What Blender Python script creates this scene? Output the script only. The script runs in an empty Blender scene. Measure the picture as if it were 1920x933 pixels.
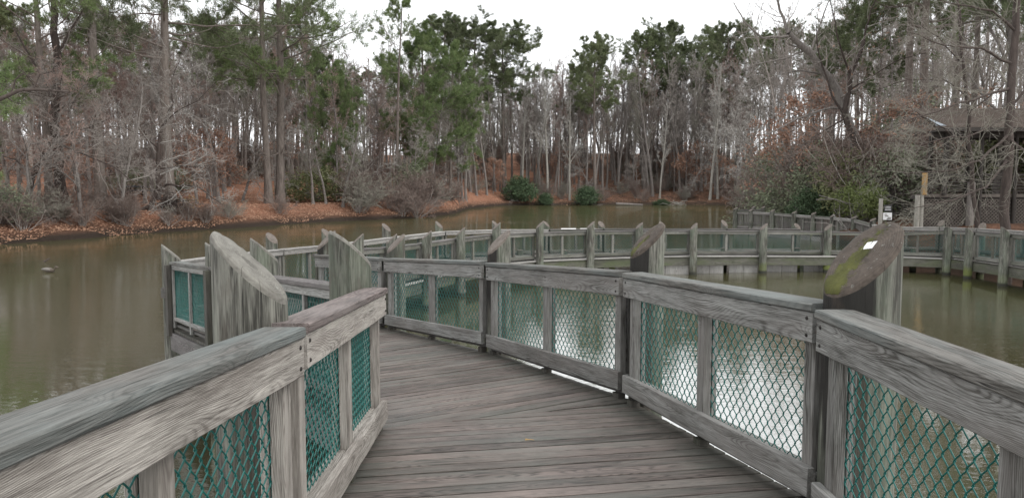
import bpy, math, random
import numpy as np

# ------------------------------------------------------------------ camera, world, sun
SC = bpy.context.scene
COL = SC.collection
EYE = 2.9
FPX = 1450.0
PITCH = math.atan(121.5 / FPX)
cam_d = bpy.data.cameras.new('camera')
cam = bpy.data.objects.new('camera', cam_d)
COL.objects.link(cam)
cam.location = (0, 0, EYE)
cam.rotation_euler = (math.pi / 2 - PITCH, 0, 0)
cam_d.sensor_width = 36
cam_d.lens = FPX / 1920 * 36
cam_d.clip_start = 0.05
cam_d.clip_end = 2000
SC.camera = cam

SUN_EL, SUN_AZ = math.radians(52), math.radians(125)      # azimuth from +Y towards +X
w = bpy.data.worlds.new('World')
SC.world = w
w.use_nodes = True
nt = w.node_tree
nt.nodes.clear()
sky = nt.nodes.new('ShaderNodeTexSky')
sky.sky_type = 'NISHITA'
sky.sun_disc = False
sky.sun_elevation = SUN_EL
sky.sun_rotation = SUN_AZ
sky.dust_density = 5
sky.air_density = 1.0
bg1 = nt.nodes.new('ShaderNodeBackground')
bg1.inputs['Strength'].default_value = 0.05
nt.links.new(sky.outputs[0], bg1.inputs['Color'])
# the overcast: a pale cloud layer with soft clumps
tc = nt.nodes.new('ShaderNodeTexCoord')
mp = nt.nodes.new('ShaderNodeMapping')
mp.inputs['Scale'].default_value = (1, 1, 3)
cn = nt.nodes.new('ShaderNodeTexNoise')
cn.inputs['Scale'].default_value = 1.6
cn.inputs['Detail'].default_value = 4
cr = nt.nodes.new('ShaderNodeMapRange')
cr.inputs['From Min'].default_value = 0.3
cr.inputs['From Max'].default_value = 0.7
cr.inputs['To Min'].default_value = 0.92
cr.inputs['To Max'].default_value = 1.06
bg2 = nt.nodes.new('ShaderNodeBackground')
bg2.inputs['Color'].default_value = (0.95, 0.965, 0.985, 1)
nt.links.new(tc.outputs['Generated'], mp.inputs[0])
nt.links.new(mp.outputs[0], cn.inputs['Vector'])
nt.links.new(cn.outputs[0], cr.inputs[0])
nt.links.new(cr.outputs[0], bg2.inputs['Strength'])
ad = nt.nodes.new('ShaderNodeMixShader')
ad.inputs[0].default_value = 0.9
wo = nt.nodes.new('ShaderNodeOutputWorld')
nt.links.new(bg1.outputs[0], ad.inputs[1])
nt.links.new(bg2.outputs[0], ad.inputs[2])
nt.links.new(ad.outputs[0], wo.inputs['Surface'])

sl = bpy.data.lights.new('sun', 'SUN')
sl.energy = 0.9
sl.angle = math.radians(35)
sl.color = (1.0, 0.97, 0.93)
so = bpy.data.objects.new('sun', sl)
COL.objects.link(so)
so.rotation_euler = (math.pi / 2 - SUN_EL, 0, math.pi - SUN_AZ)
SC.view_settings.view_transform = 'Standard'
SC.view_settings.look = 'None'
SC.view_settings.exposure = 0.78
SC.view_settings.gamma = 1.0
SC.render.engine = 'CYCLES'
SC.cycles.max_bounces = 5
SC.cycles.diffuse_bounces = 4
SC.cycles.glossy_bounces = 3
SC.cycles.transmission_bounces = 1
SC.cycles.use_denoising = True

rng = random.Random(7)
nr = np.random.RandomState(7)


# ------------------------------------------------------------------ projection helpers
def unp(x, y, D):
    """point seen at pixel (x, y) of the 1920x933 frame, D metres ahead"""
    a = (x - 960) / FPX
    b = (466.5 - y) / FPX
    t = D / (math.cos(PITCH) + b * math.sin(PITCH))
    return (a * t, D, EYE + t * (-math.sin(PITCH) + b * math.cos(PITCH)))


def xat(x, D):
    return (x - 960) / FPX * D


def zat(y, D):
    return unp(960, y, D)[2]


# ------------------------------------------------------------------ materials
def newmat(name):
    m = bpy.data.materials.new(name)
    m.use_nodes = True
    n = m.node_tree
    for x in list(n.nodes):
        if x.type != 'OUTPUT_MATERIAL':
            n.nodes.remove(x)
    p = n.nodes.new('ShaderNodeBsdfPrincipled')
    n.links.new(p.outputs[0], n.nodes['Material Output'].inputs['Surface'])
    return m, n, p


class NG:
    """tiny node-graph writer"""
    def __init__(s, nt):
        s.nt = nt

    def put(s, v, sock):
        if hasattr(v, 'is_output') or isinstance(v, bpy.types.NodeSocket):
            s.nt.links.new(v, sock)
        else:
            sock.default_value = v

    def m(s, op, a, b=0.0, c=0.0, clamp=False):
        n = s.nt.nodes.new('ShaderNodeMath')
        n.operation = op
        n.use_clamp = clamp
        s.put(a, n.inputs[0]); s.put(b, n.inputs[1]); s.put(c, n.inputs[2])
        return n.outputs[0]

    def comb(s, x, y, z):
        n = s.nt.nodes.new('ShaderNodeCombineXYZ')
        s.put(x, n.inputs[0]); s.put(y, n.inputs[1]); s.put(z, n.inputs[2])
        return n.outputs[0]

    def sep(s, v):
        n = s.nt.nodes.new('ShaderNodeSeparateXYZ')
        s.put(v, n.inputs[0])
        return n.outputs

    def attr(s, name):
        n = s.nt.nodes.new('ShaderNodeAttribute')
        n.attribute_name = name
        return n.outputs

    def noise(s, v, scale=1.0, detail=3.0, rough=0.55, dist=0.0):
        n = s.nt.nodes.new('ShaderNodeTexNoise')
        s.put(v, n.inputs['Vector'])
        n.inputs['Scale'].default_value = scale
        n.inputs['Detail'].default_value = detail
        n.inputs['Roughness'].default_value = rough
        n.inputs['Distortion'].default_value = dist
        return n.outputs[0]

    def scl(s, v, sc):
        n = s.nt.nodes.new('ShaderNodeVectorMath')
        n.operation = 'MULTIPLY'
        s.put(v, n.inputs[0])
        n.inputs[1].default_value = sc
        return n.outputs[0]

    def rng(s, v, a, b, c=0.0, d=1.0):
        n = s.nt.nodes.new('ShaderNodeMapRange')
        s.put(v, n.inputs[0])
        for i, q in enumerate((a, b, c, d)):
            n.inputs[i + 1].default_value = q
        return n.outputs[0]

    def mix(s, f, a, b, mode='MIX'):
        n = s.nt.nodes.new('ShaderNodeMix')
        n.data_type = 'RGBA'
        n.blend_type = mode
        s.put(f, n.inputs[0])
        for v, i in ((a, 6), (b, 7)):
            if isinstance(v, tuple):
                n.inputs[i].default_value = (v + (1,))[:4]
            else:
                s.put(v, n.inputs[i])
        return n.outputs[2]

    def bump(s, h, strength, dist, p, normal=None):
        n = s.nt.nodes.new('ShaderNodeBump')
        n.inputs['Strength'].default_value = strength
        n.inputs['Distance'].default_value = dist
        s.put(h, n.inputs['Height'])
        if normal is not None:
            s.nt.links.new(normal, n.inputs['Normal'])
        if p is not None:
            s.nt.links.new(n.outputs[0], p.inputs['Normal'])
        return n.outputs[0]

    def vor(s, v, scale, rand=1.0):
        n = s.nt.nodes.new('ShaderNodeTexVoronoi')
        s.put(v, n.inputs['Vector'])
        n.inputs['Scale'].default_value = scale
        n.inputs['Randomness'].default_value = rand
        return n.outputs[0]


def wood(name, light, dark, tint=None, tint_amt=0.0, ringf=150.0, ring_amt=0.7, knots=True, blotch=0.6,
         crack=0.6, rough=0.85, streak=0.22, board=0.3, deck_dirt_shade=False, pile=False, algae=False, stain=False):
    m, n, p = newmat(name)
    g = NG(n)
    co = g.attr('gco')[1]
    x, y, z = g.sep(co)
    lf = g.noise(g.scl(co, (0.9, 3.2, 3.2)), 1.0, 2, 0.45)
    warp = g.m('MULTIPLY', g.m('SUBTRACT', lf, 0.5), 0.17 if not pile else 0.03)
    R = g.m('SQRT', g.m('ADD', g.m('MULTIPLY', y, y), g.m('MULTIPLY', z, z)))
    R = g.m('ADD', R, warp)
    R = g.m('ADD', R, g.m('MULTIPLY', g.m('SINE', g.m('MULTIPLY', x, 2.1)), 0.012 if not pile else 0.006))
    kn = None
    if knots:
        kd = g.vor(g.scl(co, (1.5, 5.5, 5.5)), 1.0)
        kn = g.rng(kd, 0.03, 0.42, 1.0, 0.0)
        R = g.m('ADD', R, g.m('MULTIPLY', g.m('POWER', kn, 4.0), 0.06))
    st = g.m('ADD', g.m('MULTIPLY', g.m('SINE', g.m('MULTIPLY', R, ringf * 6.283)), 0.5), 0.5)
    st = g.m('POWER', st, 2.6)
    st = g.m('MULTIPLY', st, g.rng(g.noise(g.scl(co, (2.0, 9.0, 9.0)), 1.0, 2, 0.5), .36, .6, .25, 1.0))
    fine = g.noise(g.scl(co, (9.0, 260.0, 260.0)), 1.0, 4, 0.65)
    fine = g.rng(fine, 0.36, 0.64)
    big = g.noise(g.scl(co, (1.6, 5.0, 5.0)), 1.3, 4, 0.6)
    big = g.rng(big, 0.3, 0.72)
    mid = g.noise(g.scl(co, (3.2, 42.0, 42.0)), 1.0, 4, 0.62, .6)
    mid = g.rng(mid, 0.4, 0.66)
    f = g.m('MULTIPLY', st, ring_amt)
    f = g.m('ADD', f, g.m('MULTIPLY', mid, streak))
    f = g.m('ADD', f, g.m('MULTIPLY', g.m('SUBTRACT', g.attr('brd')[2], .5), board))
    f = g.m('ADD', f, g.m('MULTIPLY', fine, 0.42))
    f = g.m('ADD', f, g.m('MULTIPLY', big, blotch * 0.5))
    f = g.m('SUBTRACT', f, 0.0)
    col = g.mix(g.rng(f, 0.1, 1.0), light, dark)
    ck = g.noise(g.scl(co, (2.6, 85.0, 85.0)), 1.0, 3, 0.6)
    ckm = g.m('MULTIPLY', g.rng(ck, 0.61 if pile else 0.645, 0.66 if pile else 0.70), crack)
    col = g.mix(ckm, col, (dark[0] * .3, dark[1] * .3, dark[2] * .3))
    if kn is not None:
        col = g.mix(g.m('MULTIPLY', g.rng(kn, 0.93, 1.0), 0.75), col, (0.09, 0.055, 0.035))
    if tint is not None:
        tm = g.noise(g.scl(co, (1.0, 4.0, 4.0)), 1.1, 4, 0.6)
        tm = g.m('MULTIPLY', g.rng(tm, 0.42, 0.66), tint_amt)
        col = g.mix(tm, col, tint)
    geo = n.nodes.new('ShaderNodeNewGeometry')
    pos = geo.outputs['Position']
    dirt = g.rng(g.noise(pos, 1.7, 5, 0.65), 0.5, 0.75)
    col = g.mix(g.m('MULTIPLY', dirt, 0.35), col, (dark[0] * .6, dark[1] * .6, dark[2] * .55))
    if stain:
        sa = g.attr('stain')[2]
        sn = g.noise(g.scl(co, (1.5, 26.0, 26.0)), 1.0, 4, 0.6)
        sm = g.rng(g.m('ADD', sa, g.m('MULTIPLY', g.m('SUBTRACT', sn, 0.5), 1.1)), 0.45, 0.6)
        col = g.mix(g.m('MULTIPLY', sm, 0.93), col, (0.012, 0.010, 0.009))
    if pile:
        sn2 = g.rng(g.noise(g.scl(co, (2.2, 5.0, 5.0)), 1.0, 5, .7), .52, .66)
        col = g.mix(g.m('MULTIPLY', sn2, .45), col, (0.075, 0.055, 0.042))
    if deck_dirt_shade:
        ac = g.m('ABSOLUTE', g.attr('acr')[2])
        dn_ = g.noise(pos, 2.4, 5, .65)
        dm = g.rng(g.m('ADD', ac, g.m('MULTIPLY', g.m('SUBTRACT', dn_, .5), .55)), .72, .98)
        col = g.mix(g.m('MULTIPLY', dm, .72), col, (0.032, 0.034, 0.024))  # dirt and contact shadow painted together along the rail bases
        wet = g.rng(g.noise(pos, .8, 3, .5), .45, .65)
        n.links.new(g.rng(wet, 0, 1, .75, .45), p.inputs['Roughness'])
    if algae:
        pz = g.sep(pos)[2]
        an = g.noise(g.scl(pos, (6, 6, 3)), 1.0, 3, 0.6)
        am = g.rng(g.m('ADD', pz, g.m('MULTIPLY', g.m('SUBTRACT', an, .5), .35)), 0.22, 0.42, 1.0, 0.0)
        col = g.mix(g.m('MULTIPLY', g.m('MULTIPLY', am, 0.85), g.attr('alg')[2]), col, (0.12, 0.145, 0.02))
        am2 = g.rng(pz, 0.06, 0.13, 1.0, 0.0)
        col = g.mix(am2, col, (0.03, 0.03, 0.022))
    n.links.new(col, p.inputs['Base Color'])
    if not deck_dirt_shade: p.inputs['Roughness'].default_value = rough
    h = g.m('ADD', g.m('ADD', g.m('MULTIPLY', st, -0.35), g.m('MULTIPLY', fine, -0.5)), g.m('MULTIPLY', mid, -.6))
    h = g.m('SUBTRACT', h, g.m('MULTIPLY', ckm, 1.6))
    g.bump(h, 0.55, 0.004, p)
    return m


M = {}
M['rail_pale'] = wood('wood_pale', (0.56, 0.525, 0.475), (0.13, 0.115, 0.10), (0.30, 0.265, 0.235), 0.4, ringf=230, ring_amt=.42, streak=.35)
M['rail_grey'] = wood('wood_grey', (0.38, 0.38, 0.362), (0.060, 0.057, 0.050), (0.22, 0.20, 0.185), 0.5, ringf=210, ring_amt=.42, streak=.38)
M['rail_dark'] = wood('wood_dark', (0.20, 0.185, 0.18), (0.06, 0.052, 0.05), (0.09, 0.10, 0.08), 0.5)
M['cap'] = wood('wood_cap', (0.225, 0.216, 0.198), (0.050, 0.045, 0.038), (0.17, 0.20, 0.195), 0.6, crack=1.0, ring_amt=.35, streak=.5)
M['cap_brown'] = wood('wood_cap_brown', (0.26, 0.215, 0.20), (0.06, 0.046, 0.042), (0.20, 0.18, 0.17), 0.5, crack=0.9, ring_amt=.35, streak=.5)
M['cap_far'] = wood('wood_cap_far', (0.47, 0.46, 0.43), (0.17, 0.16, 0.15), (0.27, 0.26, 0.25), 0.5, crack=0.4)
M['deck'] = wood('wood_deck', (0.240, 0.194, 0.172), (0.036, 0.028, 0.023), (0.125, 0.135, 0.118), 0.6, ring_amt=0.5, knots=True, blotch=0.7, crack=1.0, rough=0.62, streak=.3, board=.5, deck_dirt_shade=True)
M['far_wood'] = wood('wood_far', (0.25, 0.245, 0.222), (0.06, 0.057, 0.048), (0.11, 0.12, 0.085), 0.6, board=.6)
M['beam'] = wood('wood_beam', (0.17, 0.165, 0.135), (0.04, 0.04, 0.03), (0.09, 0.11, 0.05), 0.7)
M['pile'] = wood('wood_pile', (0.275, 0.272, 0.235), (0.048, 0.046, 0.038), (0.15, 0.18, 0.13), 0.6, ringf=60, ring_amt=0.5, streak=.75, board=0,
                 knots=False, pile=True, algae=True, stain=True, crack=0.8)
M['pile_dark'] = wood('wood_pile_dark', (0.10, 0.092, 0.08), (0.03, 0.027, 0.023), (0.06, 0.07, 0.035), 0.5, pile=True, knots=False)
M['picket'] = wood('wood_picket', (0.29, 0.275, 0.255), (0.10, 0.09, 0.085), None, 0)
M['yellow'] = wood('wood_new', (0.50, 0.33, 0.14), (0.30, 0.18, 0.07), None, 0, blotch=.3)


def cut_mat(name, a, b, moss_amt, mosscol=(0.10, 0.105, 0.022)):
    m, n, p = newmat(name)
    g = NG(n)
    co = g.attr('gco')[1]
    x, y, z = g.sep(co)
    R = g.m('SQRT', g.m('ADD', g.m('MULTIPLY', y, y), g.m('MULTIPLY', z, z)))
    R = g.m('ADD', R, g.m('MULTIPLY', g.noise(co, 9, 3), 0.03))
    st = g.m('ADD', g.m('MULTIPLY', g.m('SINE', g.m('MULTIPLY', R, 640.0)), 0.5), 0.5)
    bn = g.rng(g.noise(co, 14, 5, 0.7), 0.3, 0.7)
    f = g.m('ADD', g.m('MULTIPLY', st, 0.25), g.m('MULTIPLY', bn, 0.75))
    col = g.mix(f, a, b)
    # radial checks (splits) in the end grain
    ang = g.m('ARCTAN2', y, z)
    ck = g.noise(g.comb(g.m('MULTIPLY', ang, 3.5), R, 0.0), 3.0, 3, 0.6)
    ckm = g.rng(ck, 0.63, 0.69)
    col = g.mix(g.m('MULTIPLY', ckm, 0.6), col, (0.03, 0.025, 0.02))
    ms = g.attr('moss')[2]
    mn = g.noise(co, 22, 5, 0.7)
    mm = g.rng(g.m('ADD', ms, g.m('MULTIPLY', g.m('SUBTRACT', mn, 0.5), 1.4)), 0.45, 0.62)
    col = g.mix(g.m('MULTIPLY', mm, moss_amt), col, g.mix(bn, mosscol, tuple(c * .45 for c in mosscol)))
    gl = g.rng(g.noise(co, 45, 3), 0.66, 0.72)
    col = g.mix(g.m('MULTIPLY', gl, 0.4), col, (0.36, 0.38, 0.35))
    n.links.new(col, p.inputs['Base Color'])
    p.inputs['Roughness'].default_value = 0.95
    g.bump(g.m('ADD', g.m('MULTIPLY', bn, 0.6), g.m('MULTIPLY', mm, 0.8)), 0.8, 0.006, p)
    return m


M['cut_pale'] = cut_mat('endgrain_pale', (0.27, 0.262, 0.23), (0.10, 0.092, 0.08), 0.0)
M['cut_moss'] = cut_mat('endgrain_mossy', (0.13, 0.105, 0.085), (0.035, 0.028, 0.023), 0.95)
M['cut_brown'] = cut_mat('endgrain_brown', (0.22, 0.19, 0.165), (0.075, 0.062, 0.052), 0.5)


def simple(name, col, rough=0.6, metal=0.0, var=0.25, scale=8.0, col2=None):
    m, n, p = newmat(name)
    g = NG(n)
    tcn = n.nodes.new('ShaderNodeTexCoord')
    f = g.rng(g.noise(tcn.outputs['Object'], scale, 4), 0.3, 0.7)
    c2 = col2 or tuple(c * (1 - var) for c in col)
    n.links.new(g.mix(f, col, c2), p.inputs['Base Color'])
    p.inputs['Roughness'].default_value = rough
    p.inputs['Metallic'].default_value = metal
    return m


M['vinyl'] = simple('green_vinyl', (0.004, 0.145, 0.125), 0.35, 0, 0.5, 30)
M['vinyl_old'] = simple('green_vinyl_old', (0.010, 0.125, 0.112), 0.5, 0, 0.5, 12)
M['iron'] = simple('rusty_iron', (0.05, 0.045, 0.042), 0.6, 0.6, .4, 60)
M['paper'] = simple('paper', (0.80, 0.80, 0.80), 0.7, 0, 0.08, 40)
M['ink'] = simple('ink', (0.12, 0.12, 0.13), 0.7)
M['darkwood'] = simple('dark_stained_wood', (0.05, 0.042, 0.036), 0.8, 0, .4, 6)
M['lattice'] = simple('lattice_wood', (0.145, 0.125, 0.108), 0.85, 0, .4, 4)
M['blue'] = simple('blue_paint', (0.03, 0.07, 0.12), 0.5)
M['roof_sheen'] = simple('grey_roof_sheen', (0.42, 0.47, 0.52), 0.4, 0.3, .15, 4)  # pale tone painting sky sheen onto the shelter roof
M['black'] = simple('dark_sign_face', (0.03, 0.03, 0.032), 0.5)


def tree_mat(name, a, b, var=0.5, scale=6.0, spec=0.25, bump=0.0):
    m, n, p = newmat(name)
    g = NG(n)
    oi = n.nodes.new('ShaderNodeObjectInfo')
    tcn = n.nodes.new('ShaderNodeTexCoord')
    f = g.rng(g.noise(tcn.outputs['Object'], scale, 3), 0.3, 0.7)
    f = g.m('ADD', g.m('MULTIPLY', f, 1 - var), g.m('MULTIPLY', oi.outputs['Random'], var))
    n.links.new(g.mix(f, a, b), p.inputs['Base Color'])
    p.inputs['Roughness'].default_value = 0.85
    p.inputs['Specular IOR Level'].default_value = spec
    if bump:
        v = g.scl(tcn.outputs['Object'], (1, 1, .18))
        g.bump(g.noise(v, 14, 4, .7), 1.0, bump, p)
    return m


def bark_mat(name, a, b, sc=9.0):
    m, n, p = newmat(name)
    g = NG(n)
    oi = n.nodes.new('ShaderNodeObjectInfo')
    tcn = n.nodes.new('ShaderNodeTexCoord')
    v = g.scl(tcn.outputs['Object'], (1, 1, .22))
    h = g.noise(v, sc, 5, .7)
    f = g.rng(h, 0.36, 0.62)
    f = g.m('ADD', g.m('MULTIPLY', f, .65), g.m('MULTIPLY', oi.outputs['Random'], .35))
    n.links.new(g.mix(f, a, b), p.inputs['Base Color'])
    p.inputs['Roughness'].default_value = 0.9
    p.inputs['Specular IOR Level'].default_value = 0.2
    g.bump(h, 1.0, 0.05, p)
    return m


M['bark'] = bark_mat('bark_grey_brown', (0.13, 0.115, 0.105), (0.29, 0.265, 0.245))
M['bark_pine'] = bark_mat('bark_pine', (0.095, 0.080, 0.070), (0.24, 0.205, 0.18))
M['bark_pale'] = bark_mat('bark_pale', (0.24, 0.23, 0.20), (0.42, 0.40, 0.36))
M['bark_dark'] = bark_mat('bark_dark', (0.045, 0.036, 0.032), (0.11, 0.088, 0.078))
M['twig'] = tree_mat('twigs_brown_grey', (0.21, 0.184, 0.166), (0.38, 0.345, 0.315))
M['twig_shrub'] = tree_mat('twigs_shrub', (0.14, 0.105, 0.090), (0.27, 0.21, 0.18))
M['twig_pink'] = tree_mat('twigs_reddish', (0.24, 0.165, 0.142), (0.36, 0.275, 0.24))
M['twig_pale'] = tree_mat('twigs_pale', (0.30, 0.285, 0.26), (0.48, 0.46, 0.43))
M['twig_olive'] = tree_mat('twigs_olive', (0.17, 0.165, 0.135), (0.31, 0.29, 0.245))
M['needle'] = tree_mat('pine_needles', (0.115, 0.148, 0.072), (0.195, 0.225, 0.115), .4, 2.0)
M['needle_bright'] = tree_mat('pine_needles_bright', (0.11, 0.160, 0.065), (0.20, 0.250, 0.105), .3, 1.2)
M['needle_dark'] = tree_mat('pine_needles_dark', (0.105, 0.132, 0.070), (0.18, 0.205, 0.112), .4, 2.0)
M['leaf_green'] = tree_mat('leaves_green', (0.060, 0.095, 0.052), (0.105, 0.15, 0.078), .3, 3.0)
M['leaf_olive'] = tree_mat('leaves_olive', (0.11, 0.13, 0.055), (0.21, 0.22, 0.11), .3, 3.0)
M['leaf_grey'] = tree_mat('leaves_grey_green', (0.13, 0.16, 0.10), (0.25, 0.27, 0.175), .3, 3.0)
M['leaf_yellow'] = tree_mat('leaves_yellow_green', (0.10, 0.13, 0.045), (0.19, 0.22, 0.085), .3, 3.0)
M['leaf_orange'] = tree_mat('leaves_dead_orange', (0.27, 0.15, 0.105), (0.44, 0.28, 0.20), .3, 3.0)
M['leaf_straw'] = tree_mat('leaves_straw', (0.36, 0.24, 0.09), (0.45, 0.33, 0.15), .3, 3.0)

# ------------------------------------------------------------------ mesh helpers
def tag(o, label=None, cat=None, group=None, kind=None):
    if label: o['label'] = label
    if cat: o['category'] = cat
    if group: o['group'] = group
    if kind: o['kind'] = kind
    return o


def empty(name, loc, label, cat, group=None):
    o = bpy.data.objects.new(name, None)
    COL.objects.link(o)
    o.location = loc
    o.empty_display_size = 0.1
    return tag(o, label, cat, group)


def mesh_np(name, V, F, mats, gco=None, attrs=None, smooth=False, mi=None):
    """V (n,3); F list of arrays (k,4)/(k,3) or list of tuples"""
    me = bpy.data.meshes.new(name)
    if isinstance(F, list) and len(F) and isinstance(F[0], np.ndarray):
        nl = sum(f.size for f in F)
        npoly = sum(len(f) for f in F)
        me.vertices.add(len(V))
        me.vertices.foreach_set('co', np.asarray(V, np.float32).ravel())
        me.loops.add(nl)
        me.polygons.add(npoly)
        me.loops.foreach_set('vertex_index', np.concatenate([f.ravel() for f in F]).astype(np.int32))
        tot = np.concatenate([np.full(len(f), f.shape[1]) for f in F])
        st = np.concatenate([[0], np.cumsum(tot)[:-1]])
        me.polygons.foreach_set('loop_start', st.astype(np.int32))
        me.update(calc_edges=True)
    else:
        me.from_pydata([tuple(v) for v in V], [], F)
    for m in (mats if isinstance(mats, (list, tuple)) else [mats]):
        me.materials.append(m)
    if gco is not None:
        a = me.attributes.new('gco', 'FLOAT_VECTOR', 'POINT')
        a.data.foreach_set('vector', np.asarray(gco, np.float32).ravel())
    for k, v in (attrs or {}).items():
        a = me.attributes.new(k, 'FLOAT', 'POINT')
        a.data.foreach_set('value', np.asarray(v, np.float32).ravel())
    if mi is not None:
        me.polygons.foreach_set('material_index', np.asarray(mi, np.int32))
    if smooth:
        me.polygons.foreach_set('use_smooth', np.ones(len(me.polygons), bool))
    me.update()
    return me


def link(name, me, parent=None, loc=(0, 0, 0)):
    o = bpy.data.objects.new(name, me)
    COL.objects.link(o)
    o.location = loc
    if parent is not None:
        o.parent = parent
    return o


class MB:
    """collects chamfered boards; gco = solid-wood coordinates"""
    def __init__(s, org=(0, 0, 0)):
        s.v = []; s.f = []; s.g = []; s.b = []; s.a = []; s.org = org

    def board(s, fn, s0, s1, t0, t1, z0, z1, ch=0.004, n=1, jit=0.0, flip=False):
        """fn(s,t,z)->world. length along s, cross-section t x z, chamfered"""
        off = (rng.uniform(-40, 40), rng.uniform(-.09, .09), rng.uniform(.02, .12))
        c = min(ch, (t1 - t0) * .3, (z1 - z0) * .3)
        sec = [(t0 + c, z0), (t1 - c, z0), (t1, z0 + c), (t1, z1 - c), (t1 - c, z1), (t0 + c, z1), (t0, z1 - c), (t0, z0 + c)]
        b = len(s.v); bv = rng.random(); s.b += [bv] * (8 * (n + 1))
        for i in range(n + 1):
            ss = s0 + (s1 - s0) * i / n
            for (t, z) in sec:
                jt, jz = (rng.uniform(-jit, jit), rng.uniform(-jit, jit)) if jit else (0, 0)
                P = fn(ss, t + jt, z + jz)
                s.v.append((P[0] - s.org[0], P[1] - s.org[1], P[2] - s.org[2]))
                big = abs(t1 - t0) < abs(z1 - z0)
                s.g.append((ss + off[0], ((z - (z0 + z1) / 2) if big else (t - (t0 + t1) / 2)) + off[1], (t if big else z) - (t0 if big else z0) + off[2]))
        for i in range(n):
            a = b + i * 8
            for k in range(8):
                k2 = (k + 1) % 8
                s.f.append((a + k, a + k2, a + 8 + k2, a + 8 + k))
        s.f.append(tuple(b + k for k in range(7, -1, -1)))
        s.f.append(tuple(b + n * 8 + k for k in range(8)))

    def vboard(s, fn, s0, s1, t0, t1, zf0, zf1, ch=0.004):
        """upright board: length along z (may follow slope: zf(s)), cross-section s x t"""
        off = (rng.uniform(-40, 40), rng.uniform(-.09, .09), rng.uniform(.02, .12))
        c = min(ch, (s1 - s0) * .3, (t1 - t0) * .3)
        sec = [(s0 + c, t0), (s1 - c, t0), (s1, t0 + c), (s1, t1 - c), (s1 - c, t1), (s0 + c, t1), (s0, t1 - c), (s0, t0 + c)]
        b = len(s.v); s.b += [rng.random()] * 16
        for zz in (zf0, zf1):
            for (q, t) in sec:
                P = fn(q, t, zz)
                s.v.append((P[0] - s.org[0], P[1] - s.org[1], P[2] - s.org[2]))
                s.g.append((zz + off[0], q - (s0 + s1) / 2 + off[1], t - t0 + off[2]))
        for k in range(8):
            k2 = (k + 1) % 8
            s.f.append((b + k, b + k2, b + 8 + k2, b + 8 + k))
        s.f.append(tuple(b + k for k in range(7, -1, -1)))
        s.f.append(tuple(b + 8 + k for k in range(8)))

    def obj(s, name, mat, parent=None, loc=(0, 0, 0)):
        me = mesh_np(name, s.v, s.f, mat, s.g, {'brd': s.b, 'acr': s.a} if s.a else {'brd': s.b})
        import bmesh
        bm = bmesh.new(); bm.from_mesh(me); bmesh.ops.recalc_face_normals(bm, faces=bm.faces); bm.to_mesh(me); bm.free()
        return link(name, me, parent, loc)


def wfn(s, t, z):
    return (s, t, z)


def tubes(polys, sides=3):
    """polys: list of (pts (n,3), radii (n,)); batched by n"""
    by = {}
    for p, r in polys:
        by.setdefault(len(p), []).append((p, r))
    Vs, Fs, base = [], [], 0
    for n, lst in by.items():
        P = np.array([q[0] for q in lst], float)
        Rr = np.array([q[1] for q in lst], float)
        m = len(P)
        T = np.gradient(P, axis=1)
        T /= np.linalg.norm(T, axis=2, keepdims=True) + 1e-9
        ref = np.zeros_like(T)
        mt = np.abs(T.mean(axis=1))
        ax = np.argmin(mt, axis=1)
        ref[np.arange(m), :, ax] = 1.0
        A = np.cross(T, ref); A /= np.linalg.norm(A, axis=2, keepdims=True) + 1e-9
        B = np.cross(T, A)
        an = np.arange(sides) * 2 * np.pi / sides
        V = P[:, :, None, :] + Rr[:, :, None, None] * (np.cos(an)[None, None, :, None] * A[:, :, None, :] + np.sin(an)[None, None, :, None] * B[:, :, None, :])
        Vs.append(V.reshape(-1, 3))
        i = np.arange(m)[:, None, None] * n * sides
        j = np.arange(n - 1)[None, :, None] * sides
        k = np.arange(sides)[None, None, :]
        k2 = (k + 1) % sides
        a = base + i + j + k; b = base + i + j + k2
        F = np.stack([a, b, b + sides, a + sides], -1).reshape(-1, 4)
        Fs.append(F)
        base += m * n * sides
    return np.concatenate(Vs), Fs


# ------------------------------------------------------------------ terrain
SH = [(-180, 25), (-120, 24), (-75, 26), (-50, 31), (-33.5, 37), (-27.6, 43), (-20.1, 50.7), (-13.2, 60), (-6.3, 67), (-4.2, 76),
      (-3.2, 92), (-0.5, 106), (8, 109), (15.8, 107), (17, 80), (18.4, 58), (21.5, 41), (24, 34), (28, 29.5), (33, 26.5), (45, 24), (75, 22), (120, 24), (180, 25)]
SB = np.array([a for a, b in SH], float)
SR = np.array([b / max(math.cos(math.radians(a)), .62) if abs(a) < 52 else b * 1.5 for a, b in SH], float)


def vnoise(x, y, s, seed=0):
    return (np.sin(x * s * 1.0 + seed) * np.cos(y * s * 1.3 + seed * 2) + .5 * np.sin(x * s * 2.3 + y * s * 1.7 + seed * 3) + .3 * np.cos(x * s * 4.1 - y * s * 3.7 + seed)) / 1.8


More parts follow.
